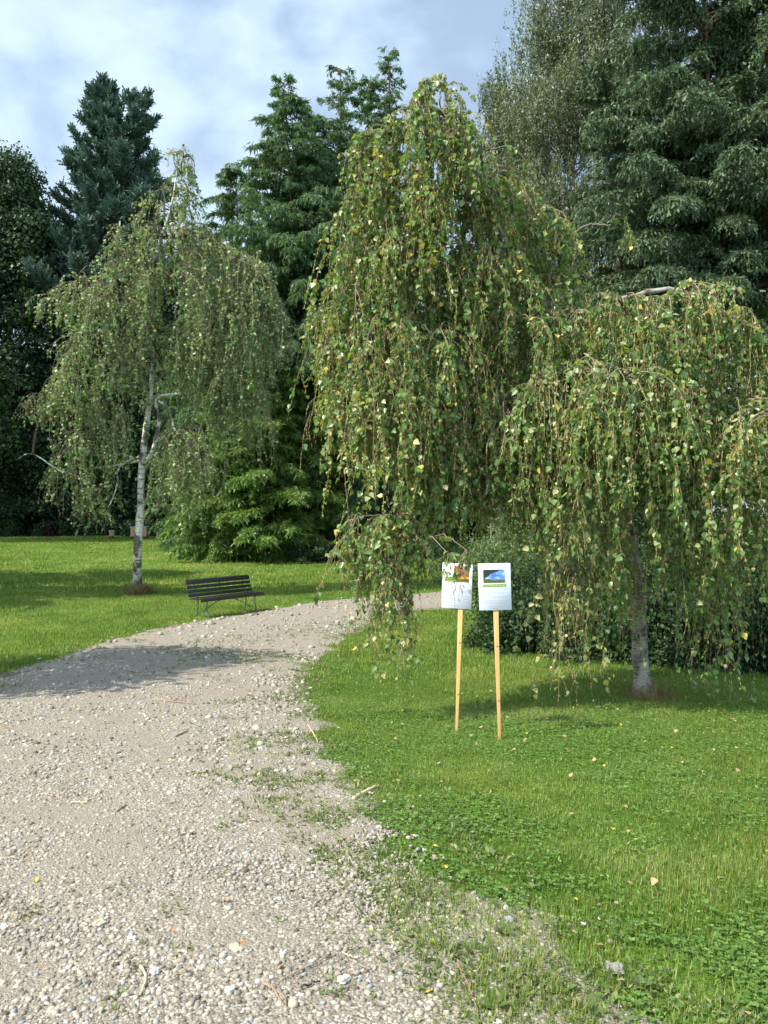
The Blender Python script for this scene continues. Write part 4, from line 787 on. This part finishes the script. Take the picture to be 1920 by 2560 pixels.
def hive(x, Y, w, h, lab, rz=0, tiers=3):
    gx = (x-960)/F*Y; z = float(zg(gx, Y)); e = empty('beehive', (gx, Y, z), lab, 'beehive', 'wooden beehives at the far lawn edge', rz)
    st = Acc()
    for sx_ in (-1, 1):
        for sy in (-1, 1): box(st, (sx_*w*.4, sy*.2, .06), (.03, .03, .08))
    box(st, (0, 0, .13), (w*.5, .27, .02)); st.build('stand', hd, e, world=False)
    th_ = (h-.15)/tiers
    for t_ in range(tiers):
        a = Acc(); box(a, (0, 0, .15+th_*(t_+.5)), (w*.5, .25, th_*.5-.006)); box(a, (0, -.262, .15+th_*(t_+.72)), (w*.16, .012, .015)); bevel(a.build('hive_box', hw, e, world=False), .008)
    a = Acc(); box(a, (0, 0, h+.035), (w*.5+.03, .29, .035)); bevel(a.build('lid', hl, e, world=False), .008)
    a = Acc(); box(a, (0, -.265, .17), (w*.3, .015, .012)); a.build('entrance_board', hd, e, world=False)
hive(338, 54.6, .52, .80, 'left wooden beehive of the pair behind the white birch trunk', .03); hive(360, 54.8, .52, .82, 'right wooden beehive of the pair behind the white birch trunk', -.04)
hive(410, 54, .50, .66, 'single smaller wooden beehive right of the white birch trunk', .08, 2); hive(279, 54.5, .26, .52, 'narrow reddish hive box left of the white birch trunk', .5, 2)
# signs
paper = solid('laminated white paper', (.80,.81,.86), .32, 3, (.73,.75,.82), .12, spec=.5, detail=3)
pine_w = solid('planed pine batten', (.66,.35,.12), .6, 5, (.76,.45,.18), .1, stretch=(8,8,.5), detail=4)
knot = solid('pine knot', (.30,.15,.06), .6)
ink = solid('grey print', (.34,.34,.42), .6); gink = solid('lime green strip', (.14,.26,.03), .5); lt = solid('pale yellow lettering', (.62,.72,.25), .5)
def pic_mat(kind):
    m, t = mat_new('printed photo '+kind); c = N(t, 'ShaderNodeTexCoord'); p = N(t, 'ShaderNodeBsdfPrincipled'); p.inputs['Roughness'].default_value = .4
    s = N(t, 'ShaderNodeSeparateXYZ'); t.links.new(c.outputs['Generated'], s.inputs[0])
    n = N(t, 'ShaderNodeTexNoise'); n.inputs['Scale'].default_value = 3.2; n.inputs['Detail'].default_value = 7; n.inputs['Roughness'].default_value = .65
    t.links.new(c.outputs['Generated'], n.inputs['Vector'])
    if kind == 'sky':
        skyc = ramp(t, n.outputs['Fac'], [(.38, (.05,.16,.50)), (.5, (.20,.36,.72)), (.62, (.75,.78,.88))])
        # foliage: above a falling diagonal at the upper left, and a low bank at the bottom
        a = N(t, 'ShaderNodeMath', operation='MULTIPLY_ADD'); a.inputs[1].default_value = -.75; t.links.new(s.outputs['X'], a.inputs[0]); t.links.new(s.outputs['Z'], a.inputs[2])
        b = N(t, 'ShaderNodeMath', operation='MULTIPLY_ADD'); b.inputs[1].default_value = .9; t.links.new(n.outputs['Fac'], b.inputs[0]); t.links.new(a.outputs[0], b.inputs[2])
        g1 = N(t, 'ShaderNodeMath', operation='GREATER_THAN'); g1.inputs[1].default_value = .78; t.links.new(b.outputs[0], g1.inputs[0])
        d = N(t, 'ShaderNodeMath', operation='MULTIPLY_ADD'); d.inputs[1].default_value = -.55; t.links.new(n.outputs['Fac'], d.inputs[0]); t.links.new(s.outputs['Z'], d.inputs[2])
        g2 = N(t, 'ShaderNodeMath', operation='LESS_THAN'); g2.inputs[1].default_value = -.02; t.links.new(d.outputs[0], g2.inputs[0])
        x1 = N(t, 'ShaderNodeMix', data_type='RGBA'); x1.inputs['B'].default_value = (.02,.025,.02,1); t.links.new(g1.outputs[0], x1.inputs['Factor']); t.links.new(skyc, x1.inputs['A'])
        x2 = N(t, 'ShaderNodeMix', data_type='RGBA'); x2.inputs['B'].default_value = (.09,.10,.015,1); t.links.new(g2.outputs[0], x2.inputs['Factor']); t.links.new(x1.outputs['Result'], x2.inputs['A'])
        t.links.new(x2.outputs['Result'], p.inputs['Base Color'])
    else:
        up = ramp(t, n.outputs['Fac'], [(.35, (.16,.05,.02)), (.5, (.42,.17,.06)), (.62, (.62,.38,.22)), (.75, (.75,.62,.5))])
        lo = ramp(t, s.outputs['Z'], [(0, (.62,.42,.12)), (.08, (.10,.07,.03)), (.2, (.14,.10,.04)), (.27, (.70,.45,.02)), (.34, (.45,.22,.03))])
        g = N(t, 'ShaderNodeMath', operation='GREATER_THAN'); g.inputs[1].default_value = .35; t.links.new(s.outputs['Z'], g.inputs[0])
        x1 = N(t, 'ShaderNodeMix', data_type='RGBA'); t.links.new(g.outputs[0], x1.inputs['Factor']); t.links.new(lo, x1.inputs['A']); t.links.new(up, x1.inputs['B']); t.links.new(x1.outputs['Result'], p.inputs['Base Color'])
    o = N(t, 'ShaderNodeOutputMaterial'); t.links.new(p.outputs[0], o.inputs['Surface']); return m
def sheet(acc, x0, x1, z0, z1, y):
    acc.add([(x0,y,z0),(x1,y,z0),(x1,y,z1),(x0,y,z1)], [[(0,1,2,3)]])
def rounded(x0, x1, z0, z1, y, r, name, mat, par):
    v = []
    for cx, cz, a0 in ((x1-r, z1-r, 0), (x0+r, z1-r, 90), (x0+r, z0+r, 180), (x1-r, z0+r, 270)):
        for q in range(5): a = R(a0+q*22.5); v.append((cx+r*math.cos(a), y, cz+r*math.sin(a)))
    return mk(name, v, [[tuple(range(20))[::-1]]], mat, par, world=False)
def lettering(txt, size, x, z, y, mat, par, name='lettering', align='CENTER', width=None):
    cu = bpy.data.curves.new('lettering', 'FONT'); cu.body = txt; cu.size = size; cu.align_x = align; cu.offset = size*.012; to = bpy.data.objects.new('lettering_source', cu); C.objects.link(to)
    bpy.context.view_layer.update(); me = bpy.data.meshes.new_from_object(to.evaluated_get(bpy.context.evaluated_depsgraph_get())); bpy.data.objects.remove(to)
    n = len(me.vertices); co = np.empty(n*3, np.float32); me.vertices.foreach_get('co', co); co = co.reshape(-1, 3)
    if width: co[:, 0] *= width/np.ptp(co[:, 0])
    co = np.stack([co[:, 0]+x, np.full(n, y), co[:, 1]+z], -1).astype(np.float32); me.vertices.foreach_set('co', co.ravel()); me.materials.clear(); me.materials.append(mat); me.name = name; me.update()
    o = bpy.data.objects.new(name, me); C.objects.link(o); o.parent = par; return o
def lines(rows, x, z0, dz, y, par, name='text_lines', seed=1):
    """rows of small print: runs of word-length dashes too small to read"""
    rr = random.Random(seed); acc = Acc(); z = z0
    for w in rows:
        if w:
            cx = -w/2
            while cx < w/2:
                wl = min(rr.uniform(.008, .026), w/2-cx); c2 = cx
                while c2 < cx+wl: sheet(acc, x+c2, x+min(c2+.0030, cx+wl), z, z+rr.choice((.0030, .0030, .0045)), y); c2 += .0042
                cx += wl+.005
        z -= dz
    return acc.build(name, ink, par, world=False)
def sign(base, top, Y, bx, yaw, lab, kind, bw, bh):
    """base/top: stake foot and board bottom centre in photo pixels"""
    gx, gy = gpx(*base); Y = gy; z0 = float(zg(gx, gy)); e = empty('info_sign', (gx, gy, z0), lab, 'sign')
    Pt = at(top[0], top[1], Y); lean = math.atan2(Pt[0]-gx, Pt[2]-z0); h = Pt[2]-z0
    e.rotation_euler = (R(-1.0), lean, yaw)
    st = Acc(); w = .0255
    box(st, (0, .012, h*.5+.09), (w, .011, h*.5+.29)); V = st.V[0]; 
    lo = V[:, 2] < 0; V[lo, 0] *= .4
    bevel(st.build('stake', pine_w, e, world=False), .002, 2)
    for kz in ((.72, .004), (.30, .003)):
        a = rng.random(); kv = [(math.cos(q*.628)*.011, -.0016, h*kz[0]+math.sin(q*.628)*.005) for q in range(10)]; k_ = mk('knot', kv, [[tuple(range(10))]], knot, e, world=False)
        k_.location.x = .004
    zc = h; b = Acc(); y0 = -.004
    box(b, (bx, y0, zc+bh/2-.002), (bw/2, .0025, bh/2)); bo = bevel(b.build('board', paper, e, world=False), .0008, 1)
    yf = y0-.0032
    for u_ in (.46, .54):
        a = Acc(); box(a, (bx+(u_-.5)*bw, yf-.0008, zc+bh*.97), (.005, .0006, .0008)); a.build('staple', iron, e, world=False)
        a = Acc(); box(a, (bx+(u_-.5)*bw, yf-.0008, zc+bh*.03), (.005, .0006, .0008)); a.build('staple', iron, e, world=False)
    s = bh/.42; X = lambda u: bx+(u-.5)*bw; Zz = lambda v: zc+(1-v)*bh-.002
    if kind == 'sky':
        rounded(X(.15), X(.83), Zz(.42), Zz(.13), yf, .008, 'printed_photo', pic_mat('sky'), e)
        rounded(X(.125), X(.86), Zz(.505), Zz(.445), yf, .004, 'title_strip', gink, e)
        lettering('Ganz und gar bei sich sein', .020, X(.49), Zz(.487), yf-.0006, lt, e, width=bw*.68)
        lines([.21, 0, 0, 0, 0, 0, 0, 0, 0, 0, 0, 0, 0], X(.5), 0, .01, 0, None, seed=3) if False else None
        lines([.24, .20], X(.5), Zz(.54), .0135, yf, e, seed=2); lines([.165, .15], X(.5), Zz(.625), .0130, yf, e, seed=3); lines([.20, .205], X(.5), Zz(.71), .0130, yf, e, seed=4)
        lines([.22, .215, .175], X(.5), Zz(.80), .0130, yf, e, seed=5); lines([.115], X(.5), Zz(.925), .013, yf, e, seed=6); lines([.09], X(.22), Zz(.06), .012, yf, e, 'header_line', seed=7)
    else:
        a = Acc(); sheet(a, X(.38), X(.90), Zz(.42), Zz(.055), yf); a.build('printed_photo', pic_mat('autumn'), e, world=False)
        a = Acc(); sheet(a, X(.10), X(.56), Zz(.41), Zz(.30), yf-.0006); a.build('title_strip', gink, e, world=False)
        for q_, zz in enumerate((.342, .392)): o_ = lines([bw*.36], X(.33), Zz(zz), .01, yf-.0012, e, 'title_line', seed=20+q_); o_.data.materials[0] = lt
        lines([.15, .14, .16], X(.60), Zz(.455), .0125, yf, e, seed=11); lines([.19, .20, .20, .22, .07], X(.52), Zz(.55), .0135, yf, e, seed=12)
        lines([.21, .17, .20, .13], X(.5), Zz(.725), .0135, yf, e, seed=13); lines([.20], X(.5), Zz(.94), .012, yf, e, 'footer_line', seed=14)
sign((1141, 1826), (1150, 1521), 6.9, -.036, R(-16), 'left sign, its poster with an orange-brown picture half covered by birch twigs', 'autumn', .268, .398)
sign((1249, 1848), (1240, 1525), 6.6, -.004, R(-4), 'right sign, its poster with a blue sky picture and green title strip', 'sky', .270, .392)
